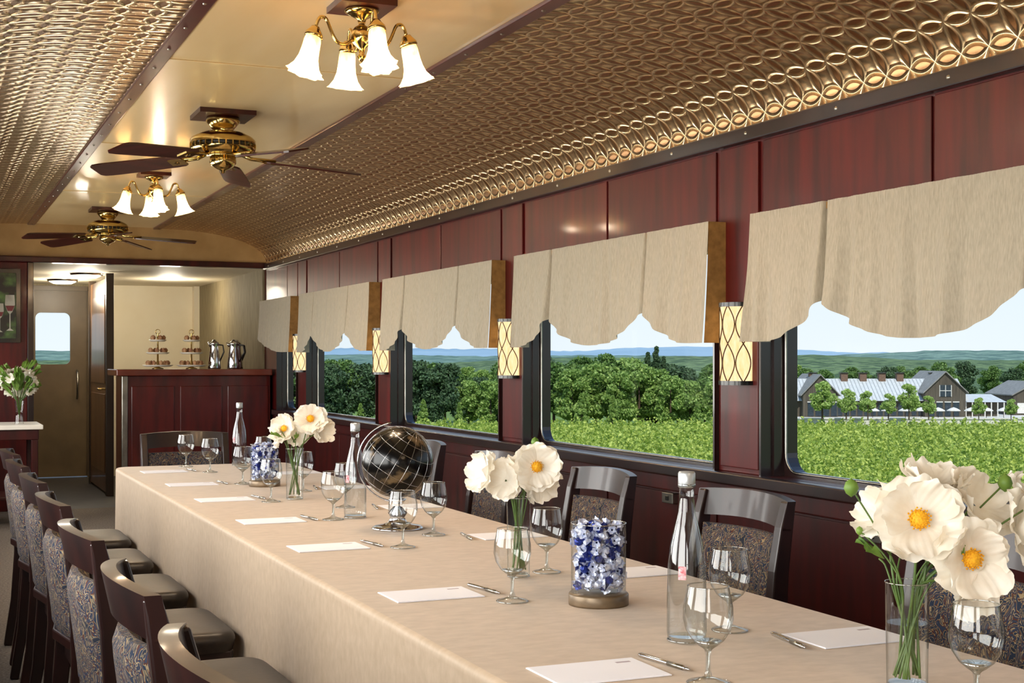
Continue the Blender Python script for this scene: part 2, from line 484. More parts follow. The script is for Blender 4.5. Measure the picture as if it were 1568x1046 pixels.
# end door with rounded window
M_door = PM('door_paint', hx('#6b5940'), hx('#5a4a35'), scale=(4,4,4), rough=.4)
b = MB()
def ringpanel(b, x0, x1, z0, z1, wx0, wx1, wz0, wz1, ya, yb, rad, mat):
    pts = []; n = 6
    for (cx, cz, t0) in ((wx1-rad, wz1-rad, 0), (wx0+rad, wz1-rad, pi/2), (wx0+rad, wz0+rad, pi), (wx1-rad, wz0+rad, 1.5*pi)):
        for i in range(n+1):
            t = t0+pi/2*i/n; pts.append((cx+rad*math.cos(t), cz+rad*math.sin(t)))
    N = len(pts); o = []
    cor = [(x1, z1), (x0, z1), (x0, z0), (x1, z0)]
    for i in range(N):
        o.append(cor[i//(n+1)])
    vs = [(p[0], ya, p[1]) for p in pts]+[(p[0], ya, p[1]) for p in o]+[(p[0], yb, p[1]) for p in pts]+[(p[0], yb, p[1]) for p in o]
    fs = []
    for i in range(N):
        j = (i+1) % N
        fs += [(i, j, N+j, N+i), (2*N+i, 3*N+i, 3*N+j, 2*N+j), (i, 2*N+i, 2*N+j, j), (N+i, N+j, 3*N+j, 3*N+i)]
    b.add(vs, fs, mat, False)
ringpanel(b, DX0, DX1, 0.01, DZ, 1.10, 1.46, 1.23, 1.79, YE+.01, YE+.06, .06, 0)
b.add([(1.08, YE+.04, 1.2), (1.48, YE+.04, 1.2), (1.48, YE+.04, 1.82), (1.08, YE+.04, 1.82)], [(0,1,2,3)], 1, False)
for (p, q) in ((DX0-.049, DX0), (DX1, DX1+.049)):
    b.box((p, YE-.02, 0), (q, YE+.08, DZ+.03), 2)
b.box((DX0-.049, YE-.02, DZ), (DX1+.049, YE+.08, DZ+.049), 2)
b.tube([(1.53, YE+.01, .86), (1.53, YE-.05, .88), (1.53, YE-.05, 1.14), (1.53, YE+.01, 1.16)], .012, 3, 8)
b.build('door_1', [M_door, M_wglass, M_door, M_steel])
# open leaf
M_leafd = PM('door_leaf_wood', hx('#86613f'), hx('#5e3f26'), scale=(4,4,1), rough=.35, coat=.3)
M_leafe = PM('door_leaf_edge', hx('#4c3a28'), hx('#33261a'), scale=(4,4,1), rough=.4)
b = MB()
b.box((1.58, 13.35, .02), (1.62, 14.75, 2.05), 0)
b.box((1.565, 13.30, 0), (1.635, 13.37, 2.09), 1)
b.box((1.565, 14.74, 0), (1.635, 14.80, 2.09), 1)
for z0, z1 in ((.2, .95), (1.05, 1.9)):
    b.box((1.572, 13.5, z0), (1.58, 14.6, z1), 0)
b.tube([(1.58, 13.48, 1.0), (1.52, 13.48, 1.0), (1.52, 13.6, 1.0)], .011, 2, 8)
b.build('door_2', [M_leafd, M_leafe, M_brass], bevel=.004)
# alcove flush lights
for i, (x, y) in enumerate(((1.42, 13.6), (1.30, 14.7))):
    b = MB(); b.lathe([(0, -.05), (.09, -.045), (.13, -.025), (.14, 0)], 0, 32); b.lathe([(.14, -.02), (.15, -.02), (.15, -.0)], 1, 32)
    b.build('ceiling_light', [M_alc, M_steel], (x, y, 2.10))

# ------------------------------------------------------------------ bar
b = MB()
bx0, bx1, by0, by1 = 1.56, 2.82, 12.02, 12.55
b.box((bx0, by0, .08), (bx1, by1, 1.14), 0)
b.box((bx0+.03, by0+.03, 0), (bx1, by1, .08), 1)
for i in range(3):
    x = bx0+.06+i*.41
    b.box((x, by0-.012, .16), (x+.36, by0, 1.05), 0)
b.box((bx0-.02, by0-.02, .08), (bx0+.03, by0+.03, 1.14), 2)
b.box((bx0-.07, by0-.08, 1.14), (bx1, by1+.03, 1.195), 3)
M_bartop = PM('bar_top_wood', hx('#7a3524'), hx('#57200f'), scale=(3,8,8), rough=.25, coat=.5)
b.build('bar_counter', [M_barw, M_black, M_steel, M_bartop], bevel=.008)

# tiered cupcake stands
M_cup = PM('cupcake', hx('#c99f74'), hx('#7a4027'), scale=(40,40,40), rough=.7)
M_china = PM('white_china', hx('#efe9dc'), hx('#e2dccf'), rough=.3)
def tier_stand(loc):
    b = MB()
    for z, r in ((.02, .13), (.13, .10), (.24, .075)):
        b.lathe([(0, z), (r*.8, z), (r, z+.012), (r, z+.016), (r*.8, z+.006), (0, z+.006)], 0, 28)
        nn = max(4, int(r*70))
        for i in range(nn):
            a = 2*pi*i/nn
            b.lathe([(.010, 0), (.017, .02), (.019, .027), (.012, .04), (0, .048)], 2, 10, T(r*.68*math.cos(a), r*.68*math.sin(a), z+.008))
    b.lathe([(0, 0), (.05, 0), (.05, .006), (.008, .02), (.006, .3), (.006, .31)], 1, 14)
    b.tube([(.02*math.cos(a), 0, .325+.02*math.sin(a)) for a in np.linspace(0, 2*pi, 16)[:-1]], .003, 1, 6, closed=True)
    b.build('tiered_cake_stand', [M_china, M_brass, M_cup], loc)
tier_stand((1.87, 12.2, 1.196)); tier_stand((2.16, 12.2, 1.196))
def pitcher(loc, rz):
    b = MB()
    b.lathe([(0, 0), (.055, 0), (.058, .01), (.045, .12), (.035, .19), (.04, .22), (.042, .23), (.02, .245), (.012, .26), (0, .262)], 0, 28)
    b.tube([(.038, 0, .215), (.085, 0, .21), (.095, 0, .15), (.05, 0, .06)], .007, 1, 8)
    b.tube([(-.035, 0, .2), (-.06, 0, .235)], [.014, .006], 0, 8)
    b.build('coffee_pitcher', [M_silver, M_black], loc, (0, 0, rz))
pitcher((2.36, 12.2, 1.196), .3); pitcher((2.53, 12.2, 1.196), -.2); pitcher((2.60, 12.40, 1.196), .4)

# framed picture on partition
M_pic = PM('wine_print', hx('#1c1712'), hx('#4f6a34'), scale=(9,9,9), rough=.4, detail=6, lo=.45, hi=.65)
M_pwine = PM('print_wine_red', hx('#4b0f18'), hx('#7c2a30'), rough=.4)
M_pglass = PM('print_pale', hx('#b9b4a8'), hx('#8a8478'), rough=.4)
b = MB()
b.box((.15, Y1-.03, 1.42), (.745, Y1-.001, 2.04), 0)
b.box((.185, Y1-.034, 1.455), (.71, Y1-.030, 2.005), 1)
for cx, s in ((.66, 1), (.58, .8)):
    pr = [(-.035,.36),(-.04,.28),(-.02,.22),(-.004,.2),(-.004,.08),(-.03,.06),(.03,.06),(.004,.08),(.004,.2),(.02,.22),(.04,.28),(.035,.36)]
    b.add([(cx+x*s, Y1-.036, 1.46+z*s) for x, z in pr], [tuple(range(len(pr)))], 3, False)
    b.add([(cx-.036*s, Y1-.037, 1.46+.27*s), (cx-.018*s, Y1-.037, 1.46+.225*s), (cx+.018*s, Y1-.037, 1.46+.225*s), (cx+.036*s, Y1-.037, 1.46+.27*s)], [(0,1,2,3)], 2, False)
pr = [(-.035,0),(.035,0),(.035,.22),(.012,.28),(.012,.38),(-.012,.38),(-.012,.28),(-.035,.22)]
b.add([(.46+x, Y1-.036, 1.5+z) for x, z in pr], [tuple(range(8))], 2, False)
b.build('framed_picture', [M_black, M_pic, M_pwine, M_pglass], bevel=.003)

# ------------------------------------------------------------------ valances
def valance(y0, W, wide=True, gath=1.0):
    b = MB()
    p1, p2 = (.50, 1.44) if wide else (.4, 10)
    def zb(w):
        if not wide:
            return 1.34+.12*max(0, (w-.2)/(W-.2))**2 if w > .2 else 1.34
        lo, am = 1.335, .14
        if w < p1: return lo+am*(max(0, (w-.12))/(p1-.12))**2.1
        if w < p2: return lo+am*(abs(w-(p1+p2)/2)/((p2-p1)/2))**2.3
        return lo+am*(max(0, (W-.1-w))/(W-.1-p2))**2.1
    ph = random.random()*9
    XF = 2.760
    def fn(u, v):
        w = u*W
        z = 1.80*(1-v)+zb(w)*v
        ww = w+.014*math.sin(v*3+w*7+ph)
        s1 = math.sin(ww*64+ph+1.8*math.sin(ww*8+ph)); s2 = math.sin(ww*29+2*ph+1.4*math.sin(ww*5))
        r1 = s1*abs(s1)**.3; r2 = s2
        mod = .4+.6*math.sin(ww*6.1+ph*1.7)**2
        d = gath*mod*(.0085*r1*(.35+.8*v)+.0115*r2*(.12+.95*v))
        if v < .06: d += .001*math.sin(w*400)
        notch = 0
        for p in (p1, p2):
            notch += .05*math.exp(-((w-p)/(.006+.010*v))**2)
            d -= .014*v*math.exp(-((w-p)/.05)**2)
        return (XF+d+notch-.02*v**1.5, y0+w, z)
    b.grid(fn, 460, 18, 0)
    zr = zb(0)
    b.grid(lambda u, v: (XF+(2.847-XF)*u-.02*v**1.5*(1-u)+.002*math.sin(u*20), y0+.0005, 1.80*(1-v)+(zr)*v), 8, 10, 1)
    b.grid(lambda u, v: (XF+(2.847-XF)*u-.02*v**1.5*(1-u), y0+W-.0005, 1.80*(1-v)+zb(W)*v), 8, 10, 0)
    b.box((XF+.01, y0+.003, 1.775), (2.848, y0+W-.003, 1.797), 1)
    b.build('window_valance', [M_linen, M_gold])
for kx in range(-3, 3):
    valance(4.53+2.18*kx, 1.89, gath={-1: 1.25, 0: .95, 1: .7, 2: .6}.get(kx, 1))
valance(11.05, 1.13, False, .6)

# ------------------------------------------------------------------ sconces
def sconce(x, y, sg):
    b = MB()
    z0, z1 = 1.175, 1.485
    rx, ry = .080, .074
    h = z1-z0
    def pt(a, z, k=1):
        return (-sg*rx*k*math.cos(a), ry*k*math.sin(a), z)
    A = 92*pi/180
    b.grid(lambda u, v: pt(-A+2*A*u, z0+.012+(h-.024)*v), 24, 6, 0)
    for zz in (z0, z1-.016):
        b.grid(lambda u, v: pt(-A+2*A*u, zz+.016*v, 1.06), 24, 1, 1)
        for e in (zz, zz+.016):
            b.add([pt(-A+2*A*i/24, e, 1.06) for i in range(25)], [tuple(range(25))], 1, False)
    for sgn in (-1, 1):
        for off in (-1.0, -.33, .33, 1.0):
            pts = []
            for i in range(25):
                v = i/24
                a = off*1.15+sgn*.36*math.sin(v*2*pi)
                a = max(-A, min(A, a))
                pts.append(pt(a, z0+.01+(h-.02)*v, 1.015))
            b.tube(pts, .0024, 2, 5)
    b.build('wall_sconce', [M_sconce, M_black, M_scm], (x, y, 0))
for y in (.06, 2.26, 4.42, 6.60, 8.78, 10.94):
    sconce(XR-.015, y, 1)

# wall plates
b = MB()
for (y, z) in ((4.95, .70), (3.62, .70), (3.25, .6)):
    b.box((XR-.032, y-.045, z-.022), (XR-.0, y+.045, z+.022), 0)
    b.box((XR-.036, y-.012, z-.01), (XR-.03, y+.012, z+.01), 1)
b.build('wall_outlet_plates', [M_steel, M_black], bevel=.003)

# ------------------------------------------------------------------ table
TX0, TX1, TY0, TY1, TZ = .847, 1.70, .9, 6.89, .75
def table():
    b = MB()
    r = .07
    n = 10
    cor = [((TX1-r, TY0+r), -pi/2), ((TX1-r, TY1-r), 0), ((TX0+r, TY1-r), pi/2), ((TX0+r, TY0+r), pi)]
    pts = []
    for (c, t0) in cor:
        arc = [(c[0]+r*math.cos(t0+pi/2*i/n), c[1]+r*math.sin(t0+pi/2*i/n), math.cos(t0+pi/2*i/n), math.sin(t0+pi/2*i/n)) for i in range(n+1)]
        if pts:
            p, q = pts[-1], arc[0]; L = math.hypot(q[0]-p[0], q[1]-p[1]); m = int(L/.02)
            for i in range(1, m): pts.append((p[0]+(q[0]-p[0])*i/m, p[1]+(q[1]-p[1])*i/m, q[2], q[3]))
        pts += arc
    p, q = pts[-1], pts[0]; L = math.hypot(q[0]-p[0], q[1]-p[1]); m = int(L/.02)
    for i in range(1, m): pts.append((p[0]+(q[0]-p[0])*i/m, p[1]+(q[1]-p[1])*i/m, q[2], q[3]))
    N = len(pts)
    levels = [(-.012, TZ), (-.004, TZ-.003), (0, TZ-.012)] + [(0, TZ-.02-(TZ-.08)*i/14) for i in range(15)]
    vs = []
    for li, (o, z) in enumerate(levels):
        t = max(0, (TZ-z)/TZ)
        for i, (x, y, nx, ny) in enumerate(pts):
            s = i*.02
            rip = t**1.2*(.011*math.sin(s*9+1.5*math.sin(s*2.3))+.006*math.sin(s*31+s*s*.1))+t*.003
            vs.append((x+nx*(o+rip), y+ny*(o+rip), z))
    fs = []
    for l in range(len(levels)-1):
        for i in range(N):
            j = (i+1) % N
            fs.append((l*N+i, l*N+j, (l+1)*N+j, (l+1)*N+i))
    fs.append(tuple(range(N)))
    b.add(vs, fs, 0, True)
    for x in (TX0+.12, TX1-.12):
        for y in (TY0+.2, 2.9, 4.9, TY1-.2):
            b.box((x-.03, y-.03, 0), (x+.03, y+.03, TZ-.02), 1)
    b.box((TX0+.03, TY0+.03, TZ-.03), (TX1-.03, TY1-.03, TZ-.006), 1)
    return b.build('dining_table', [M_cloth, M_chair])
tb = table()
for p in tb.data.polygons:
    if len(p.vertices) > 20: p.use_smooth = False

# ------------------------------------------------------------------ chair
def chair_mesh():
    b = MB()
    w = .215
    for sgn in (-1, 1):
        y = sgn*w
        pts = [(-.265, y, 0), (-.232, y, .2), (-.212, y, .42), (-.212, y, .55), (-.222, y, .68), (-.24, y, .80), (-.255, y, .872)]
        b.bar(pts, [.03,.032,.036,.036,.036,.036,.034], [.034,.04,.05,.055,.05,.042,.03], 0)
        b.bar([(.20, y*.93, 0), (.195, y*.95, .42)], [.028, .038], [.028, .038], 0)
        b.bar([(-.2, y*.97, .415), (.2, y*.95, .415)], .024, .06, 0, side=(0,1,0))
        b.bar([(-.235, y*.97, .2), (.195, y*.95, .2)], .018, .024, 0, side=(0,1,0))
    b.bar([(.195, -w*.95, .415), (.195, w*.95, .415)], .024, .06, 0, side=(1,0,0))
    b.bar([(-.2, -w, .415), (-.2, w, .415)], .024, .06, 0, side=(1,0,0))
    # top rail, bowed
    def rail_pt(u, z, off):
        yy = (u*2-1)*(w+.018)
        bow = -.042*(1-(u*2-1)**2)
        lean = -.238-(z-.80)*.22
        return (lean+bow+off, yy, z+.010*(1-(u*2-1)**2))
    n = 16
    for off, sg in ((.014, 1), (-.014, -1)):
        b.grid(lambda u, v: rail_pt(u, .795+.08*v, off), n, 4, 0)
    b.grid(lambda u, v: rail_pt(u, .875, .014-.028*v), n, 1, 0)
    b.grid(lambda u, v: rail_pt(u, .795, .014-.028*v), n, 1, 0)
    for u0 in (0, 1):
        b.grid(lambda u, v: rail_pt(u0, .795+.08*v, .014-.028*u), 1, 2, 0, smooth=False)
    # upholstered back panel
    def bp(u, v, off):
        z = .50+.275*v
        yy = (u*2-1)*(w-.022)
        bow = -.035*(1-(u*2-1)**2)
        lean = -.209-max(0, z-.55)*.13
        e = min(1, 8*min(u, 1-u, v*1.0, 1-v))
        return (lean+bow+off*(.35+.65*math.sqrt(max(e, 0))), yy, z)
    for off in (.026, -.022):
        b.grid(lambda u, v: bp(u, v, off), 16, 10, 2)
    for vv in (0, 1):
        b.grid(lambda u, v: bp(u, vv, .026-.048*v), 16, 1, 2)
    b.bar([(-.220, -w, .49), (-.25, 0, .49), (-.220, w, .49)], .03, .03, 0, side=(1,0,0))
    # seat cushion
    def seat(u, v):
        a = 2*pi*u
        c, s = math.cos(a), math.sin(a)
        e = .28
        sx = math.copysign(abs(c)**e, c); sy = math.copysign(abs(s)**e, s)
        if v < .25: k = 1-.03*(1-v/.25); z = .442+.03*v/.25
        elif v < .6: t = (v-.25)/.35; k = 1-.09*(1-math.cos(t*pi/2)); z = .472+.026*math.sin(t*pi/2)
        else: t = (v-.6)/.4; k = .91*(1-t); z = .498+.008*math.sin(t*pi/2)
        taper = 1-.04*(-sx)
        return (.0+.222*sx*k, .228*sy*k*taper, z)
    b.grid(seat, 48, 16, 1, wrapu=True)
    b.box((-.2, -.2, .43), (.2, .2, .448), 0)
    return b
ch0 = chair_mesh().build('dining_chair', [M_chair, M_leather, M_tap], (.60, 1.84, 0), bevel=.005)
for y in (2.56, 3.33, 4.10, 4.85, 5.58, 6.28, 1.06):
    inst(ch0, 'dining_chair', (.60+random.uniform(-.008, .008), y, 0), (0, 0, random.uniform(-.02, .02)))
for y in (1.45, 2.42, 3.42, 4.34, 5.32, 6.2):
    inst(ch0, 'dining_chair', (1.955, y, 0), (0, 0, pi+random.uniform(-.03, .03)))
inst(ch0, 'dining_chair', (1.29, 7.24, 0), (0, 0, -pi/2))

# ------------------------------------------------------------------ tableware
def goblet_mesh():
    b = MB()
    b.lathe([(.034, .001), (.0345, .003), (.02, .006), (.006, .012), (.0042, .022), (.004, .045), (.006, .055), (.014, .060), (.026, .070),
             (.036, .086), (.0405, .104), (.0395, .124), (.035, .145), (.033, .156)], 0, 40)
    b.tube([(.0330*math.cos(a), .0330*math.sin(a), .156) for a in np.linspace(0, 2*pi, 41)[:-1]], .0010, 1, 5, closed=True)
    b.tube([(.0340*math.cos(a), .0340*math.sin(a), .0018) for a in np.linspace(0, 2*pi, 41)[:-1]], .0013, 1, 5, closed=True)
    b.lathe([(.0028, .010), (.0026, .05), (.012, .0605), (.022, .069), (0, .066)], 1, 16)
    return b
M_rim = thin_glass('glass_rim', (.80,.84,.84,1), (.28,.33,.35,1), k=.6, base=.35)
g0 = goblet_mesh().build('water_goblet', [M_glass, M_rim], (1.158, 2.700, TZ))
for (x, y) in ((1.395, 3.04), (1.415, 2.245), (1.151, 1.89), (1.432, 1.595), (1.215, 3.60), (1.385, 3.82), (1.22, 4.32),
               (1.165, 4.955), (1.375, 5.30), (1.225, 5.72), (1.215, 6.38), (1.17, 6.76), (1.48, 6.45), (1.36, 4.66)):
    inst(g0, 'water_goblet', (x, y, TZ))

def bottle_mesh():
    b = MB()
    b.lathe([(.028, .001), (.035, .005), (.0365, .02), (.036, .09), (.0345, .14), (.030, .178), (.022, .212), (.0155, .238), (.0135, .262), (.0135, .285),
             (.0155, .287), (.0155, .292)], 0, 40)
    b.lathe([(.0150, .283), (.0158, .285), (.0158, .309), (.014, .312), (0, .312)], 1, 24)
    b.lathe([(.0150, .283), (.0163, .285), (.0163, .289), (.015, .291)], 4, 24)
    b.lathe([(0, .010), (.033, .011)], 4, 32)
    b.lathe([(.0335, .012), (.0330, .09), (.0315, .14), (.0270, .176), (.0190, .21), (.0130, .236), (0, .238)], 2, 32)
    b.lathe([(.0368, .118), (.0355, .142)], 3, 8, a0=3.45, a1=3.85)
    b.tube([(.0355*math.cos(a), .0355*math.sin(a), .004) for a in np.linspace(0, 2*pi, 41)[:-1]], .0014, 4, 5, closed=True)
    return b
M_cap = PM('silver_cap', hx('#c9ccce'), hx('#b3b6b9'), rough=.3, metal=.5)
M_wat = thin_glass('water', (.98,.99,.995,1), (.78,.84,.87,1), k=.3, base=.02)
M_lab = PM('pink_label', hx('#e9cfd2'), hx('#c4505c'), scale=(120,120,200), rough=.5)
bt = bottle_mesh().build('water_bottle', [M_water, M_cap, M_wat, M_lab, M_rim], (1.288, 2.19, TZ), (0, 0, .3))
inst(bt, 'water_bottle', (1.300, 4.34, TZ)); inst(bt, 'water_bottle', (1.423, 6.72, TZ))

def petal(b, M, L, W, cup, seed, mat=0, rnd=.16):
    rs = random.Random(seed)
    ph1, ph2, ph3 = rs.random()*6, rs.random()*6, rs.random()*6
    def fn(u, v):
        t = v
        wd = W*math.sin(min(1, t*1.05+.06)*pi*.62)**.8*(1-.10*max(0, t-.85)/.15)
        a = (u-.5)*2
        x = L*t*(1-rnd*a*a*t+.04*math.sin(a*7+ph3)*t+.022*math.sin(a*17+ph1)*t*t)
        y = a*wd
        z = cup*(t**1.6)*L + .30*W*a*a*t*.6 + .10*L*t*math.sin(a*4.5+ph1)*t + .075*L*math.sin(9*a+ph2)*t**2.5 + .018*L*math.sin(26*a+ph3+3*t)*t - .14*L*max(0, t-.7)**1.5*3*(1+math.sin(a*3+ph2))*.5
        return (x, y, z)
    b.grid(fn, 30, 14, mat, M)

def flower(b, pos, direction, R, seed, center=True, cup=.28, n1=4, n2=3, wk=.84):
    d = Vector(direction).normalized()
    q = d.to_track_quat('Z', 'Y')
    B = Matrix.LocRotScale(Vector(pos), q, Vector((1,1,1)))
    rs = random.Random(seed)
    for ring, (n, k, c) in enumerate(((n1, 1.0, cup), (n2, .84, cup+.36))):
        for i in range(n):
            a = 2*pi*i/n+ring*.7+rs.uniform(-.25, .25)
            petal(b, B @ Matrix.Rotation(a, 4, 'Z') @ Matrix.Translation((R*.05, 0, R*.03*(i % 2))), R*k*rs.uniform(.85, 1.1), R*k*wk*rs.uniform(.88, 1.1), c+rs.uniform(-.25, .22), seed*31+i+ring*9, rnd=.27)
    if center:
        b.lathe([(0, R*.36), (R*.12, R*.33), (R*.21, R*.24), (R*.23, R*.16), (R*.15, R*.05), (0, 0)], 1, 18, B)
        for i in range(44):
            a = i*2.4; r = R*.28*math.sqrt((i+8)/52)
            p = Vector((r*math.cos(a), r*math.sin(a), R*(.32-.1*(r/R/.26)**2)))
            b.lathe([(R*.022, -R*.02), (R*.026, R*.01), (0, R*.035)], 1, 6, B @ Matrix.Translation(p))

RV = Vector((.9193, -.3935, 0)); DV = Vector((.3935, .9193, 0))
def bouquet(base, flowers, vr, vh, buds=(), nstems=6, seed=1):
    rs = random.Random(seed)
    b = MB()
    base = Vector(base)
    # vase
    b.lathe([(vr*.9, .002), (vr*.93, .006), (vr, vh)], 3, 36)
    b.lathe([(0, .010), (vr*.86, .010)], 3, 30)
    b.tube([(vr*math.cos(a), vr*math.sin(a), vh) for a in np.linspace(0, 2*pi, 41)[:-1]], .001, 6, 5, closed=True)
    b.tube([(vr*.9*math.cos(a), vr*.9*math.sin(a), .004) for a in np.linspace(0, 2*pi, 41)[:-1]], .002, 6, 5, closed=True)
    b.lathe([(0, vh*.62), (vr*.95, vh*.62)], 5, 30)
    def stem(to, r=.0022):
        a = rs.random()*6.28
        p0 = Vector((math.cos(a)*vr*.6, math.sin(a)*vr*.6, .018))
        rim = Vector((-math.cos(a)*vr*.55+to.x*.2, -math.sin(a)*vr*.55+to.y*.2, vh))
        rim.x = max(-vr*.7, min(vr*.7, rim.x)); rim.y = max(-vr*.6, min(vr*.6, rim.y))
        mid = rim.lerp(to, .5)+Vector((0, 0, .01))
        pts = []
        ctrl = [p0, p0.lerp(rim, .5), rim, mid, to]
        for i in range(len(ctrl)-1):
            for k in range(4): pts.append(ctrl[i].lerp(ctrl[i+1], k/4))
        pts.append(to)
        for _ in range(2):
            pts = [pts[0]]+[(pts[i-1]+pts[i]*2+pts[i+1])/4 for i in range(1, len(pts)-1)]+[pts[-1]]
        b.tube(pts, r, 2, 6)
    for i, (lat, dep, z, R, dirn, cen) in enumerate(flowers):
        p = RV*lat+DV*dep+Vector((0, 0, z))
        dd = RV*dirn[0]+DV*dirn[1]+Vector((0, 0, dirn[2]))
        flower(b, p, dd, R, seed*17+i, cen)
        stem(p)
    for (lat, dep, z, R) in buds:
        p = RV*lat+DV*dep+Vector((0, 0, z))
        b.lathe([(0, -R*1.2), (R*.7, -R*.7), (R, 0), (R*.75, R*.8), (0, R*1.3)], 4, 14, Matrix.Translation(p))
        stem(p, .0016)
    for i in range(nstems):
        a = rs.random()*6.28; rr = vr*1.5
        stem(Vector((math.cos(a)*rr, math.sin(a)*rr, vh+.03+.04*rs.random())), .0016)
        q = T(math.cos(a)*rr, math.sin(a)*rr, vh+.04, 0, -.4, a)
        petal(b, q, .045, .010, .1, i+seed, 4)
    b.build('flower_vase', [M_petal, M_stamen, M_stem, M_glass, M_leafi, M_wat, M_rim], tuple(base))
# near
bouquet((1.423, 1.74, TZ), [
    (.008, -.03, .268, .066, (-.1,-1,.25), True),
    (.082, -.045, .212, .064, (.15,-1,-.05), True),
    (.048, .02, .318, .052, (.05,-.3,1), False),
    (.112, .02, .286, .060, (.5,-.6,.6), False),
    (.172, .0, .250, .060, (.8,-.6,.2), False),
    (.102, -.01, .162, .048, (.3,-.8,-.6), False),
    (-.028, .03, .270, .048, (-.7,-.3,.4), False),
    (.20, .06, .285, .05, (.9,-.2,.5), False)], .034, .167,
    [(-.088, 0, .315, .012), (-.07, .02, .245, .006), (.165, .03, .320, .012), (.19, -.03, .295, .009)], 5, 3)
bouquet((1.301, 2.996, TZ), [
    (-.078, -.01, .248, .052, (-.8,-.5,.3), False),
    (-.030, -.02, .232, .046, (-.3,-.8,.2), False),
    (.042, -.03, .265, .055, (.1,-1,.15), True),
    (.048, .02, .225, .048, (.5,-.6,-.3), False),
    (.0, .03, .262, .045, (0,.3,1), False)], .0285, .19, [(.04, .03, .32, .010)], 4, 7)
bouquet((1.266, 5.006, TZ), [
    (-.035, 0, .262, .052, (-.4,-.9,.3), True),
    (.060, -.01, .300, .058, (.1,-1,.2), True),
    (.097, .01, .255, .048, (.7,-.6,0), False),
    (-.06, .02, .235, .046, (-.9,-.3,0), False),
    (.01, .02, .235, .046, (0,-.8,.3), False)], .033, .19, [], 4, 9)

# candy jars
def candy_jar():
    b = MB(); rs = random.Random(4)
    R, H = .058, .172
    b.lathe([(0, 0), (.0635, 0), (.064, .004), (.064, .022), (.062, .025), (0, .025)], 3, 40)
    b.lathe([(R, .026), (R, H)], 0, 44)
    b.tube([(R*math.cos(a), R*math.sin(a), H) for a in np.linspace(0, 2*pi, 45)[:-1]], .0014, 4, 5, closed=True)
    pts = []
    tries = 0
    while len(pts) < 120 and tries < 60000:
        tries += 1
        r = (R-.014)*math.sqrt(rs.random()); a = rs.random()*2*pi; z = .040+rs.random()*.126
        p = Vector((r*math.cos(a), r*math.sin(a), z))
        if all((p-q).length > .0165 for q in pts): pts.append(p)
    for p in pts:
        M = Matrix.LocRotScale(p, Euler((rs.random()*6, rs.random()*6, rs.random()*6)), Vector((1,1,1)))
        k = rs.uniform(.85, 1.1)
        mb, me_ = (1, 2) if rs.random() < .62 else (2, 1 if rs.random() < .3 else 2)
        def rm(r, z, a): return r*(1+.20*math.sin(5*a+z*400))
        b.lathe([(.0022, -.0085), (.0075*k, -.006), (.0098*k, 0), (.0075*k, .006), (.0022, .0085)], mb, 10, M, rmod=rm, smooth=False)
        for sg in (-1, 1):
            b.lathe([(.0022, sg*.0085), (.006, sg*.0125), (.0105*k, sg*.0155)], me_, 12, M, rmod=rm, smooth=False)
    return b
M_jbase = PM('jar_base_wood', hx('#7d6a52'), hx('#5b4a36'), scale=(20,20,60), rough=.35, metal=.4)
cj = candy_jar().build('candy_jar', [M_glass, M_candyb, M_candyw, M_jbase, M_rim], (1.314, 2.60, TZ))
inst(cj, 'candy_jar', (1.29, 5.60, TZ), (0, 0, 1.3))

# globe
M_globe = PM('black_globe', hx('#080707'), hx('#5c4c36'), scale=(12,12,12), rough=.2, coat=.1, detail=6, lo=.60, hi=.66, spec=.3)
b = MB()
R = .11; cz = .205
b.lathe([(R*math.sin(t), cz-R*math.cos(t)) for t in np.linspace(0, pi, 33)], 0, 56)
tilt = Matrix.Translation((0, 0, cz)) @ Euler((.35, .45, 0)).to_matrix().to_4x4()
for i in range(9):
    rot = Matrix.Rotation(pi*i/9, 4, 'Z')
    b.tube([(0, (R+.0000)*math.cos(t), (R+.0000)*math.sin(t)) for t in np.linspace(0, 2*pi, 65)[:-1]], .0005, 1, 5, tilt @ rot, closed=True)
for i in range(1, 9):
    t = -pi/2+pi*i/9
    rr = (R+.0000)*math.cos(t)
    b.tube([(rr*math.cos(a), rr*math.sin(a), (R+.0000)*math.sin(t)) for a in np.linspace(0, 2*pi, 49)[:-1]], .0005, 1, 5, tilt, closed=True)
# meridian half ring and foot
b.tube([(-.122*math.sin(t)*.9193, .122*math.sin(t)*.3935, cz-.122*math.cos(t)) for t in np.linspace(0, pi*.95, 30)], .0026, 1, 8)
b.lathe([(0, 0), (.078, 0), (.08, .004), (.07, .010), (.045, .014), (.03, .02), (.022, .035), (.03, .05), (.012, .07), (.02, .082), (.028, .092), (0, .095)], 1, 40)
b.build('globe', [M_globe, M_silver, M_glass], (1.336, 4.01, TZ))

# place cards + pens
def card(cx, cy, rz, penside=1):
    b = MB()
    b.box((-.10, -.07, 0), (.10, .07, .0016), 0)
    b.box((-.0985, -.0685, .0016), (.0985, .0685, .0022), 0)
    b.box((.055, .038, .0022), (.082, .046, .0024), 1)
    b.build('note_card', [M_paper, M_ink], (cx, cy, TZ+.0005), (0, 0, rz))
    b = MB()
    b.tube([(0, -.068, 0), (0, -.055, 0), (0, .065, 0), (0, .07, 0)], [.0012, .0038, .0042, .003], 0, 10)
    b.tube([(.0048, .03, .002), (.0048, .066, .002)], .001, 1, 6)
    b.tube([(0, -.052, 0), (0, -.01, 0)], .0043, 1, 10)
    b.build('ballpoint_pen', [M_silver, M_steel], (cx+.128*penside, cy+.005, TZ+.0048), (0, 0, rz+.15*penside))
M_ink = PM('printed_ink', hx('#b9a9ae'), hx('#9a8f98'), rough=.7)
for y in (2.03, 2.845, 3.68, 4.36, 5.10, 5.78, 6.5):
    card(1.025, y, random.uniform(-.02, .02))
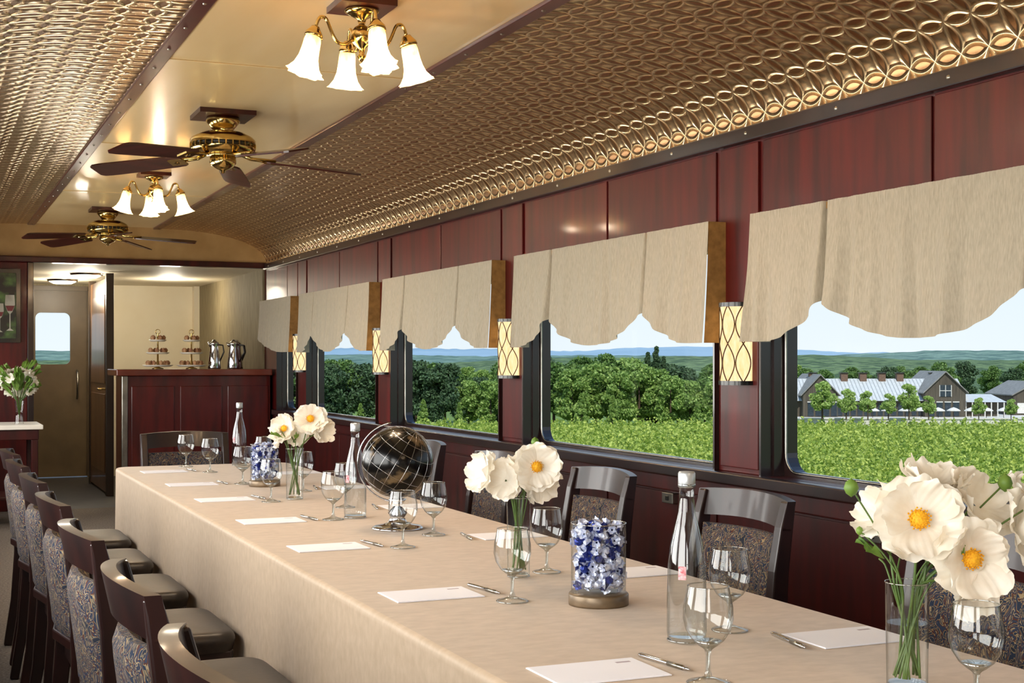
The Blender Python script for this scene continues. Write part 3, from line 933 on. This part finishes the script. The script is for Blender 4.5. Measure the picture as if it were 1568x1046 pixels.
for (x, y) in ((1.58, 2.10), (1.59, 2.95), (1.58, 3.72), (1.58, 4.6), (1.58, 5.4), (1.58, 6.2)):
    card(x, y, random.uniform(-.02, .02), penside=-1)

# console with flowers at far left
b = MB()
b.box((.28, 11.1, .74), (.84, 11.75, .775), 0)
b.box((.31, 11.13, .66), (.81, 11.72, .74), 1)
for x in (.34, .78):
    for y in (11.16, 11.68): b.box((x-.025, y-.025, 0), (x+.025, y+.025, .66), 1)
b.box((.32, 11.15, .2), (.80, 11.7, .225), 1)
b.build('console_table', [M_china, M_redd], bevel=.005)
b = MB()
b.lathe([(.033, .001), (.03, .01), (.026, .10), (.036, .18)], 3, 28)
rs = random.Random(8)
for i in range(28):
    v = Vector((rs.gauss(0, 1), rs.gauss(0, 1), rs.gauss(.3, .7))).normalized()
    p = Vector((v.x*.12, v.y*.12, .32+v.z*.10))
    flower(b, p, v, .042, i, False, n1=4, n2=2, wk=.7)
    b.tube([(0, 0, .05), (v.x*.02, v.y*.02, .18), tuple(p)], .002, 2, 5)
for i in range(34):
    a = rs.random()*6.28
    petal(b, T(.07*math.cos(a), .07*math.sin(a), .22+.2*rs.random(), 0, -.7, a), .12, .028, .1, i, 4)
b.build('flower_vase', [M_petal, M_stamen, M_stem, M_glass, M_leafi], (.68, 11.35, .775))

# ------------------------------------------------------------------ chandeliers
def chandelier(y, power, ang=.5):
    par = bpy.data.objects.new('chandelier', None); COL.objects.link(par); par.location = (1.31, y, ZC)
    par.scale = (.84, .84, .94)
    b = MB()
    b.box((-.11, -.11, -.022), (.11, .11, -.0), 2)
    b.lathe([(0, -.022), (.065, -.022), (.068, -.03), (.05, -.04), (.018, -.055), (.012, -.075), (.03, -.085), (.042, -.10), (.045, -.12), (.035, -.14), (.015, -.155), (.01, -.175), (.018, -.185), (.008, -.2), (0, -.205)], 0, 32)
    for i in range(4):
        a = ang+i*pi/2
        Rz = Matrix.Rotation(a, 4, 'Z')
        ctrl = [(.03, -.12), (.06, -.15), (.10, -.145), (.125, -.10), (.14, -.062), (.165, -.058), (.178, -.08), (.183, -.10)]
        pts = []
        for j in range(len(ctrl)-1):
            for k in range(4):
                t = k/4
                pts.append((ctrl[j][0]*(1-t)+ctrl[j+1][0]*t, 0, ctrl[j][1]*(1-t)+ctrl[j+1][1]*t))
        for _ in range(3):
            pts = [pts[0]]+[tuple((pts[q-1][c]+2*pts[q][c]+pts[q+1][c])/4 for c in range(3)) for q in range(1, len(pts)-1)]+[pts[-1]]
        b.tube(pts, .0065, 0, 8, Rz)
        Sh = Rz @ T(.183, 0, -.098, 0, -.26, 0, s=1.0)
        b.lathe([(0, .004), (.016, .002), (.022, -.008), (.034, -.022), (.036, -.034), (.031, -.036)], 0, 24, Sh)
        def rm(r, z, a2):
            k = max(0, (-z-.05)/.12)
            return r*(1+.11*k*k*math.cos(8*a2)+.03*math.cos(24*a2)*min(1, k*2))
        b.lathe([(.028, -.028), (.033, -.05), (.034, -.08), (.037, -.11), (.046, -.138), (.060, -.158), (.069, -.165)], 1, 72, Sh, rmod=rm)
        b.lathe([(0, -.05), (.010, -.055), (.014, -.075), (.017, -.095), (.012, -.112), (0, -.118)], 3, 14, Sh)
        lp = (Sh @ Vector((0, 0, -.14)))
        L = bpy.data.lights.new('bulb', 'POINT'); L.energy = power; L.color = (1, .82, .60); L.shadow_soft_size = .03
        lo = bpy.data.objects.new('bulb_light_%d' % i, L); COL.objects.link(lo); lo.parent = par; lo.location = lp
    ob = b.build('fixture', [M_brass, M_frost, M_redd, M_bulb]); ob.parent = par
for y, p in ((-.1, 11.5), (4.3, 11.5), (8.7, 11.5)):  # first one, unseen behind the camera, keeps the spacing and adds light there
    chandelier(y, p, 0.0)

def fan(y, beta):
    b = MB()
    b.box((-.13, -.13, -.022), (.13, .13, -.0), 2)
    b.lathe([(.0, -.022), (.075, -.022), (.08, -.04), (.06, -.065), (.045, -.085), (.05, -.095)], 0, 32)
    b.lathe([(.05, -.09), (.10, -.095), (.14, -.115), (.152, -.13), (.152, -.145)], 0, 48)
    b.lathe([(.152, -.145), (.146, -.147), (.146, -.163), (.152, -.165)], 3, 48)
    for i in range(30):
        a = 2*pi*i/30
        b.box((-.004, -.003, -.165), (.004, .003, -.145), 0, T(.15*math.cos(a), .15*math.sin(a), 0, 0, 0, a))
    b.lathe([(.152, -.165), (.150, -.175), (.13, -.19), (.09, -.198), (.05, -.20), (.06, -.205), (.062, -.235), (.05, -.25), (.03, -.262), (.012, -.27), (.01, -.28), (0, -.284)], 0, 48)
    for bt_ in beta:
        a = math.radians(bt_-23.2)
        Rz = Matrix.Rotation(a, 4, 'Z')
        b.tube([(.08, 0, -.19), (.13, .012, -.208), (.19, .02, -.212), (.25, 0, -.212)], .007, 0, 6, Rz)
        b.tube([(.08, 0, -.19), (.13, -.012, -.208), (.19, -.02, -.212), (.25, 0, -.212)], .007, 0, 6, Rz)
        P = Rz @ T(0, 0, -.203, math.radians(13), math.radians(4), 0)
        out = []
        for (x, hw) in ((.20, .045), (.215, .056), (.26, .060), (.45, .068), (.60, .071), (.645, .066), (.662, .05)):
            out.append((x, hw))
        ring = [(x, hw) for x, hw in out]+[(x, -hw) for x, hw in out[::-1]]
        n = len(ring)
        vs = [(x, yy, .004) for x, yy in ring]+[(x, yy, -.004) for x, yy in ring]
        fs = [tuple(range(n)), tuple(range(2*n-1, n-1, -1))]+[(i, (i+1) % n, n+(i+1) % n, n+i) for i in range(n)]
        b.add(vs, fs, 1, False, P)
        b.lathe([(0, -.012), (.012, -.010), (.016, -.004)], 0, 12, P @ T(.235, 0, 0))
        b.box((.19, -.03, -.008), (.27, .03, -.004), 0, P)
    b.build('ceiling_fan', [M_brass, M_blade, M_redd, M_black], (1.29, y, ZC))
fan(6.46, (95, 23, 311, 239, 167))
fan(10.86, (80, 8, 296, 224, 152))
fan(2.06, (93, 21, 309, 237, 165))

# ------------------------------------------------------------------ exterior
def far(bdeg, r, z=0):
    a = math.radians(bdeg); return (r*math.sin(a), r*math.cos(a), z)
ZG = -6.0
M_ground = PM('grass_ground', hx('#6f8a35'), hx('#55702c'), scale=(.3,.3,.3), rough=.95, detail=8)
b = MB()
b.add([(-600, -600, ZG), (1400, -600, ZG), (1400, 1600, ZG), (-600, 1600, ZG)], [(0,1,2,3)], 0, False)
b.build('ground', [M_ground])
M_bank = PM('embankment_grass', hx('#7c8048'), hx('#5d6636'), scale=(1,1,1), rough=.95)
b = MB()
b.add([(-12, -40, ZG), (-2, -40, -1.1), (5, -40, -1.1), (15, -40, ZG), (-12, 80, ZG), (-2, 80, -1.1), (5, 80, -1.1), (15, 80, ZG)],
      [(0,1,5,4), (1,2,6,5), (2,3,7,6), (3,0,4,7), (0,3,2,1), (4,5,6,7)], 0, False)
b.box((.4, -20, -1.1), (.5, 60, -.95), 1); b.box((2.2, -20, -1.1), (2.3, 60, -.95), 1)
b.box((.6, -2, -.95), (2.1, 0, -.09), 1); b.box((.6, 12, -.95), (2.1, 14, -.09), 1)
b.build('railway_embankment', [M_bank, M_steel])

def leaves(name, P, size, mats, mi=None, up=.3, asp=.7, extra=None):
    n = len(P)
    a = rng.normal(size=(n, 3)); a /= np.linalg.norm(a, axis=1)[:, None]
    c = rng.normal(size=(n, 3)); c[:, 2] += up
    c -= a*(np.sum(a*c, 1))[:, None]; c /= np.linalg.norm(c, axis=1)[:, None]
    s = (size*rng.uniform(.6, 1.3, n))[:, None]
    V = np.empty((n, 4, 3))
    V[:, 0] = P-a*s; V[:, 1] = P+c*s*asp; V[:, 2] = P+a*s; V[:, 3] = P-c*s*asp
    V = V.reshape(-1, 3)
    me = bpy.data.meshes.new(name)
    nb = 0
    if extra is not None:
        ev, ef = extra
        nb = len(ev); V = np.vstack([np.array(ev), V])
    nv = len(V)
    me.vertices.add(nv); me.vertices.foreach_set('co', V.ravel())
    loops = np.arange(nb, nv, dtype=np.int32)
    starts = np.arange(0, 4*n, 4, dtype=np.int32); mt = np.zeros(n, dtype=np.int32)
    if extra is not None:
        el = np.array([i for f in ef for i in f], dtype=np.int32)
        es = []; k = 0
        for f in ef: es.append(k); k += len(f)
        loops = np.concatenate([el, loops]); starts = np.concatenate([np.array(es, dtype=np.int32), starts+len(el)])
        mt = np.concatenate([np.ones(len(ef), dtype=np.int32), mt])
    me.loops.add(len(loops)); me.loops.foreach_set('vertex_index', loops)
    me.polygons.add(len(starts)); me.polygons.foreach_set('loop_start', starts)
    me.polygons.foreach_set('material_index', mt)
    for m in mats: me.materials.append(m)
    me.update(calc_edges=True); me.validate()
    ob = bpy.data.objects.new(name, me); COL.objects.link(ob)
    return ob

M_vine = PM('vine_leaf', hx('#cfda6e'), hx('#7f9d38'), rough=.55, trans=.35, island=True, lo=0, hi=1)
M_tleaf = PM('tree_leaf', hx('#7f9f52'), hx('#46672c'), rough=.6, trans=.3, island=True, lo=0, hi=1)
M_tleaf2 = PM('tree_leaf_bright', hx('#abc46a'), hx('#66883c'), rough=.6, trans=.3, island=True, lo=0, hi=1)
M_tleaf3 = PM('dark_tree_leaf', hx('#58744a'), hx('#32492e'), rough=.7, trans=.15, island=True, lo=0, hi=1)
M_tleaf4 = PM('ornamental_leaf', hx('#c4d880'), hx('#8aaa54'), rough=.6, trans=.35, island=True, lo=0, hi=1)
M_bark = PM('bark', hx('#5c4a38'), hx('#3c2f24'), scale=(3,3,1), rough=.9)

# vineyard
pts = []; sizes = []
th = math.radians(23.2)
x = 22.0
while x < 118:
    ys = np.arange(10, 145, .11)
    reps = 15
    Y = np.repeat(ys, reps)+rng.uniform(-.06, .06, len(ys)*reps)
    X = np.full(len(Y), x)
    dd = X*math.sin(th)+Y*math.cos(th); uu = X*math.cos(th)-Y*math.sin(th)
    ok = (dd > 46) & (dd < 136) & (uu/dd > -.24) & (uu/dd < .52)
    keep = rng.random(len(Y)) < np.clip(75/dd, .35, 1)
    Y = Y[ok & keep]; X = X[ok & keep]; dd = dd[ok & keep]
    if len(Y):
        hgt = .80+.28*np.sin(Y*4.1+x)+.22*np.sin(Y*9.7+2*x)+.12*np.sin(Y*1.3+x*3)
        zz = rng.beta(2.2, 1.2, len(Y))
        pts.append(np.stack([X+rng.normal(0, .24, len(Y))*(1.15-.6*zz), Y, ZG+.25+zz*hgt*1.15], 1))
        sizes.append(.08+.0005*dd)
    x += 2.05
P = np.vstack(pts); sz = np.concatenate(sizes)
print('vine leaves', len(P))
leaves('vineyard', P, sz, [M_vine])

def tree_mesh(name, H, Rw, nleaf, mat, seed, conic=False, ls=.16, trunk=.22, nb=40, bk=None):
    r = np.random.default_rng(seed)
    blobs = []
    for i in range(nb):
        t = r.random() if not conic else (i+.5)/nb
        z = H*(trunk+(1-trunk)*t*.93)
        if conic: rad = Rw*(1-t)*.9+.1
        else: rad = Rw*math.sqrt(max(.05, 1-(2*t-.85)**2/1.35))
        a = r.random()*2*pi; q = math.sqrt(r.random())*rad*.85
        br = (bk or (.22 if conic else .30))*Rw*r.uniform(.7, 1.15)
        if conic: br *= (1.15-.75*t)
        blobs.append((q*math.cos(a), q*math.sin(a), z, br))
    per = nleaf//nb
    L = []
    for (bx, by, bz, br) in blobs:
        d = r.normal(size=(per, 3)); d /= np.linalg.norm(d, axis=1)[:, None]
        d *= (br*r.uniform(.65, 1.08, per))[:, None]
        d[:, 2] *= .8 if not conic else 1.3
        L.append(d+np.array([bx, by, bz]))
    P = np.vstack(L)
    ev = []; ef = []
    n = 8
    for j, (zz, rr) in enumerate(((0, .05*H*.5), (H*.35, .035*H*.5), (H*.8, .01*H*.5))):
        for i in range(n): ev.append((rr*math.cos(2*pi*i/n), rr*math.sin(2*pi*i/n), zz))
    for j in range(2):
        for i in range(n): ef.append((j*n+i, j*n+(i+1) % n, (j+1)*n+(i+1) % n, (j+1)*n+i))
    return leaves(name, P, ls, [mat, M_bark], extra=(ev, ef))

tA = tree_mesh('broadleaf_tree', 6.2, 2.6, 6400, M_tleaf, 1)
tB = tree_mesh('broadleaf_tree', 6.0, 2.2, 6000, M_tleaf2, 2)
tC = tree_mesh('conifer_tree', 8.2, 1.6, 5600, M_tleaf3, 3, conic=True, trunk=.08, nb=60)
tD = tree_mesh('poplar_tree', 4.2, 1.1, 4000, M_tleaf2, 4, conic=True, trunk=.06)
tE = tree_mesh('broadleaf_tree', 6.4, 2.8, 6400, M_tleaf3, 6)
tF = tree_mesh('ornamental_tree', 3.2, 1.05, 3400, M_tleaf4, 8, ls=.10, trunk=.3, nb=26, bk=.36)
kinds = {'A': (tA, 'broadleaf_tree'), 'B': (tB, 'broadleaf_tree'), 'C': (tC, 'conifer_tree'), 'D': (tD, 'poplar_tree'), 'E': (tE, 'broadleaf_tree'), 'F': (tF, 'ornamental_tree')}
used = set()
def put(kind, bd, depth, sc, z=-5.9):
    r = depth/math.cos(math.radians(bd-23.2))
    ob, nm = kinds[kind]
    loc = far(bd, r, z)
    rz = random.random()*6.28
    s = (sc*random.uniform(.92, 1.08), sc*random.uniform(.92, 1.08), sc)
    if kind not in used:
        used.add(kind); ob.location = loc; ob.rotation_euler = (0, 0, rz); ob.scale = s
    else: inst(ob, nm, loc, (0, 0, rz), s)
LIST = [('A',13.2,148,1.1),('E',14.2,150,1.15),('A',15.0,152,1.1),('E',15.6,146,1.05),('A',16.3,150,1.15),('E',16.9,149,1.05),('D',16.9,140,.7),('A',17.8,152,1.0),
        ('E',18.5,150,1.1),('E',19.2,147,1.1),('C',18.95,152,1.0),('A',19.9,149,1.1),('E',20.4,146,1.05),('D',19.5,140,.8),('A',21.0,160,.9),('B',21.4,146,.85),('D',21.0,141,.7),('E',21.9,165,.8),
        ('B',22.3,145,.85),('C',22.6,155,.75),('A',22.9,152,.9),('A',23.6,150,1.0),('E',24.4,150,1.2),('A',24.95,147,1.1),('B',25.7,144,1.05),('A',26.2,152,1.2),
        ('B',26.7,146,1.15),('A',27.2,152,1.25),('B',27.7,144,1.0),('B',28.1,150,1.25),('B',28.5,146,1.15),('C',29.2,150,1.12),('C',28.85,152,1.04),('C',29.5,153,.98),('B',29.3,147,1.05),
        ('B',29.8,144,.95),('E',30.1,152,1.0),('B',30.6,146,.85),('A',31.2,150,.85),('B',31.8,145,.95),('A',32.3,150,1.0),('A',33.2,152,1.0),('E',34.1,162,.85),
        ('D',26.1,140,.95),('D',27.4,140,.9),('D',24.2,141,.9),('D',30.9,140,.75),
        ('A',44.2,166,.9),('E',45.2,164,1.0),('A',46.4,164,1.1)]
for t_ in LIST: put(*t_)
# far tree belt behind the winery
for i in range(46):
    bd = 12+i*.78
    put(random.choice('AEAB'), bd+random.uniform(-.3, .3), random.uniform(215, 250), random.uniform(.85, 1.2))
# small ornamental trees at the winery
for i, (bd, sc) in enumerate(((35.95, 1.15), (36.9, .92), (37.75, .86), (38.55, .78), (39.35, 1.08), (40.1, .72), (42.0, .66), (43.2, .62))):
    put('F', bd, 134.2, sc, -4.45)

# hills
def hill(name, r0, depthr, top, amp, mat, seed):
    rs = np.random.default_rng(seed)
    n = 500; b = MB()
    ph = rs.random(8)*6.28
    nzv = rs.normal(size=n)
    nzv = np.convolve(nzv, np.ones(2)/2, 'same')
    def fn(u, v):
        bd = -10+80*u
        h = sum(math.sin(bd*f+ph[i])*a for i, (f, a) in enumerate(((.13,.5),(.27,.35),(.55,.2),(1.1,.08),(2.3,.035),(5.1,.02))))
        k = math.sin(min(v, 1)*pi*.5)
        z = ZG+(top-ZG+amp*h)*k+nzv[min(n-1, int(u*(n-1)))]*amp*.05*k+amp*.16*math.sin(u*90+v*23)*math.sin(v*31+u*50)*k*(1-v)*2
        return far(bd, r0+depthr*v, z)
    b.grid(fn, n, 40, 0)
    b.build(name, [mat])
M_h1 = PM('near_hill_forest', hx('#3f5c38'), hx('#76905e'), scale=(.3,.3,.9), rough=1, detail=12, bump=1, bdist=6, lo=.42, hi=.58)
M_h2 = PM('mid_hill_hazy_forest', hx('#4f7066'), hx('#7b9888'), scale=(.09,.09,.35), rough=1, detail=12, bump=1, bdist=12, lo=.42, hi=.58)  # bluish distance haze painted into the mid and far hill colours
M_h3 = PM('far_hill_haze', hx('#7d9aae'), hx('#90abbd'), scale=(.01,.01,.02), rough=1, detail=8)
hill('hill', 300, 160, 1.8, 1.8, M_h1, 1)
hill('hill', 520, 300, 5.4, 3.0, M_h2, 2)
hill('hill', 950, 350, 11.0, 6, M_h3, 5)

# winery building
M_roof = PM('metal_roof_white', hx('#c9ccca'), hx('#b8bcbb'), scale=(3,3,3), rough=.5)
M_groof = PM('gable_roof_grey', hx('#8f8d86'), hx('#75736c'), scale=(3,3,3), rough=.6)
M_wallg = PM('grey_siding', hx('#5c5446'), hx('#3f3930'), scale=(8,8,.5), rough=.8)
M_white = PM('white_paint', hx('#e0ded6'), hx('#cfccc3'), rough=.6)
M_glz = PM('dark_glazing', hx('#3c4650'), hx('#28303a'), rough=.1)
M_brick = PM('chimney_brick', hx('#7d6452'), hx('#5c4638'), scale=(10,10,10), rough=.9)
b = MB()
def gable(x0, x1, y0, y1, zb, ze, zp, wm, rm):
    xm = (x0+x1)/2
    b.add([(x0,y0,zb),(x1,y0,zb),(x1,y0,ze),(xm,y0,zp),(x0,y0,ze),(x0,y1,zb),(x1,y1,zb),(x1,y1,ze),(xm,y1,zp),(x0,y1,ze)],
          [(0,1,2,3,4),(5,9,8,7,6),(0,5,6,1),(0,4,9,5),(1,6,7,2)], wm, False)
    e = .25; t = .12
    for (xa, za, xb_, zb_) in ((x0-e, ze-e*(zp-ze)/(xm-x0), xm, zp), (xm, zp, x1+e, ze-e*(zp-ze)/(xm-x0))):
        b.add([(xa,y0-e,za),(xb_,y0-e,zb_),(xb_,y1+e,zb_),(xa,y1+e,za),(xa,y0-e,za+t),(xb_,y0-e,zb_+t),(xb_,y1+e,zb_+t),(xa,y1+e,za+t)],
              [(0,1,2,3),(7,6,5,4),(0,4,5,1),(1,5,6,2),(2,6,7,3),(3,7,4,0)], rm, False)
ZT0 = -4.5
gable(-10.2, -6.6, -.6, 8, ZT0, -2.1, -.20, 1, 7)
gable(2.4, 6.6, -.6, 8, ZT0, -1.85, .12, 1, 7)
# long main roof, ridge along x
b.box((-10.8, .4, ZT0), (6.9, 7, -2.75), 1)
b.add([(-11.2,-.2,-2.85),(7.1,-.2,-2.85),(7.1,3.6,-.6),(-11.2,3.6,-.6),(-11.2,7.4,-2.85),(7.1,7.4,-2.85)], [(0,1,2,3),(3,2,5,4)], 0, False)
for i in range(46):
    xx = -11.0+i*.39
    b.add([(xx,-.2,-2.81),(xx+.05,-.2,-2.81),(xx+.05,3.6,-.56),(xx,3.6,-.56)], [(0,1,2,3)], 6, False)
# right wing: low pergola-fronted roof
b.box((6.9, 1.5, ZT0), (10.6, 7, -2.95), 1)
b.add([(6.8,.3,-3.0),(11.2,.3,-3.0),(10.8,4,-2.25),(6.8,4,-2.25),(6.8,7.5,-3.0),(11.2,7.5,-3.0)], [(0,1,2,3),(3,2,5,4)], 0, False)
for i in range(7): b.box((6.9+i*.66, .35, ZT0), (7.0+i*.66, .45, -3.0), 2)
gable(13.2, 18.0, 4, 12, ZT0, -2.3, -1.0, 1, 7)
b.box((13.6, 3.94, ZT0+.2), (14.8, 4.0, -3.2), 2)
# openings
for i in range(13):
    b.box((-6.4+i*.7, .34, ZT0+.1), (-5.9+i*.7, .40, -3.1), 3)
for gx in (-9.7, -8.9, -8.1, -7.3, 2.75, 3.6, 4.45, 5.3):
    b.box((gx, -.66, ZT0+.1), (gx+.6, -.6, -3.0), 3)
    b.box((gx-.04, -.65, -3.0), (gx+.64, -.6, -2.9), 2)
b.box((3.9, -.66, -2.4), (5.1, -.6, -1.2), 3)
for xx in (3.87, 4.47, 5.07): b.box((xx, -.68, -2.4), (xx+.06, -.6, -1.2), 2)
b.box((3.87, -.68, -1.82), (5.13, -.6, -1.76), 2)
b.box((-8.8, -.66, -2.2), (-7.9, -.6, -1.3), 3)
for cx in (-8.35, -5.0, -3.0, -1.0, .9, 4.5):
    b.box((cx-.35, 3.1, -1.0), (cx+.35, 3.8, -.05), 5); b.box((cx-.43, 3.0, -.05), (cx+.43, 3.9, .06), 4)
# terrace
b.box((-11.5, -5, ZG), (19, 13, ZT0), 2)
b.box((-11.5, -5.1, ZT0-.05), (19, -4.9, ZT0+.10), 2)
gm = Vector((92.9, 114.7, 0))
b.build('winery_building', [M_roof, M_wallg, M_white, M_glz, M_black, M_brick, PM('seam_grey', hx('#a4a8a8'), hx('#949898'), rough=.5), M_groof], tuple(gm), (0, 0, -th))
b = MB()
for i in range(9):
    xx = -3.9+i*1.65
    b.lathe([(.72, .74), (.70, .80), (.35, 1.0), (0, 1.12)], 0, 8, T(xx, -4+.3*(i % 2), ZT0), smooth=False)
    b.lathe([(.03, 0), (.03, 1.0)], 1, 6, T(xx, -4+.3*(i % 2), ZT0))
b.build('patio_umbrellas', [M_white, M_bark], tuple(gm), (0, 0, -th))

# ------------------------------------------------------------------ lights
w = bpy.data.worlds.new('World'); S.world = w; w.use_nodes = True
nt = w.node_tree; nt.nodes.clear()
out = nd(nt, 'ShaderNodeOutputWorld'); bg = nd(nt, 'ShaderNodeBackground')
tc = nd(nt, 'ShaderNodeTexCoord'); sp = nd(nt, 'ShaderNodeSeparateXYZ'); rp = nd(nt, 'ShaderNodeValToRGB')
nt.links.new(tc.outputs['Generated'], sp.inputs[0]); nt.links.new(sp.outputs['Z'], rp.inputs[0])
cr = rp.color_ramp
cr.elements[0].position = 0; cr.elements[0].color = (.80, .88, .93, 1)
cr.elements[1].position = .6; cr.elements[1].color = (.25, .45, .80, 1)
e = cr.elements.new(.14); e.color = (.66, .80, .94, 1)
nt.links.new(rp.outputs[0], bg.inputs[0]); bg.inputs[1].default_value = 1.0
nt.links.new(bg.outputs[0], out.inputs[0])

def lamp(name, typ, loc, energy, color, rot=(0,0,0), **kw):
    L = bpy.data.lights.new(name, typ); L.energy = energy; L.color = color
    for k_, v_ in kw.items(): setattr(L, k_, v_)
    o = bpy.data.objects.new(name, L); COL.objects.link(o); o.location = loc; o.rotation_euler = rot
    return o
sd = Vector((-.22, -.75, .85))
so = lamp('sun', 'SUN', (0, -50, 80), 3.3, (1, .95, .86), angle=.009)
so.rotation_euler = sd.to_track_quat('Z', 'Y').to_euler()
# fill: area lamps added outside the left-hand windows to boost daylight indoors
for i, (a, c) in enumerate(WINS):
    lamp('window_fill_%d' % i, 'AREA', (XL-.30, (a+c)/2, 1.3), 46*(c-a)/1.87, (1, .97, .92), (0, -pi/2, 0), shape='RECTANGLE', size=.9, size_y=(c-a))
for (x, y) in ((1.42, 13.6), (1.30, 14.7), (2.3, 14.2)):
    lamp('alcove_lamp', 'POINT', (x, y, 1.95), 15, (1, .90, .72), shadow_soft_size=.1)

# ------------------------------------------------------------------ camera
cam = bpy.data.cameras.new('camera'); co = bpy.data.objects.new('camera', cam); COL.objects.link(co)
co.location = (0, 0, 1.265); co.rotation_euler = (pi/2, 0, -th)
cam.lens = 48.2; cam.sensor_width = 36; cam.shift_y = 30/1568
cam.clip_start = .02; cam.clip_end = 5000
S.camera = co
S.view_settings.view_transform = 'Standard'
S.view_settings.look = 'None'
S.view_settings.exposure = .15
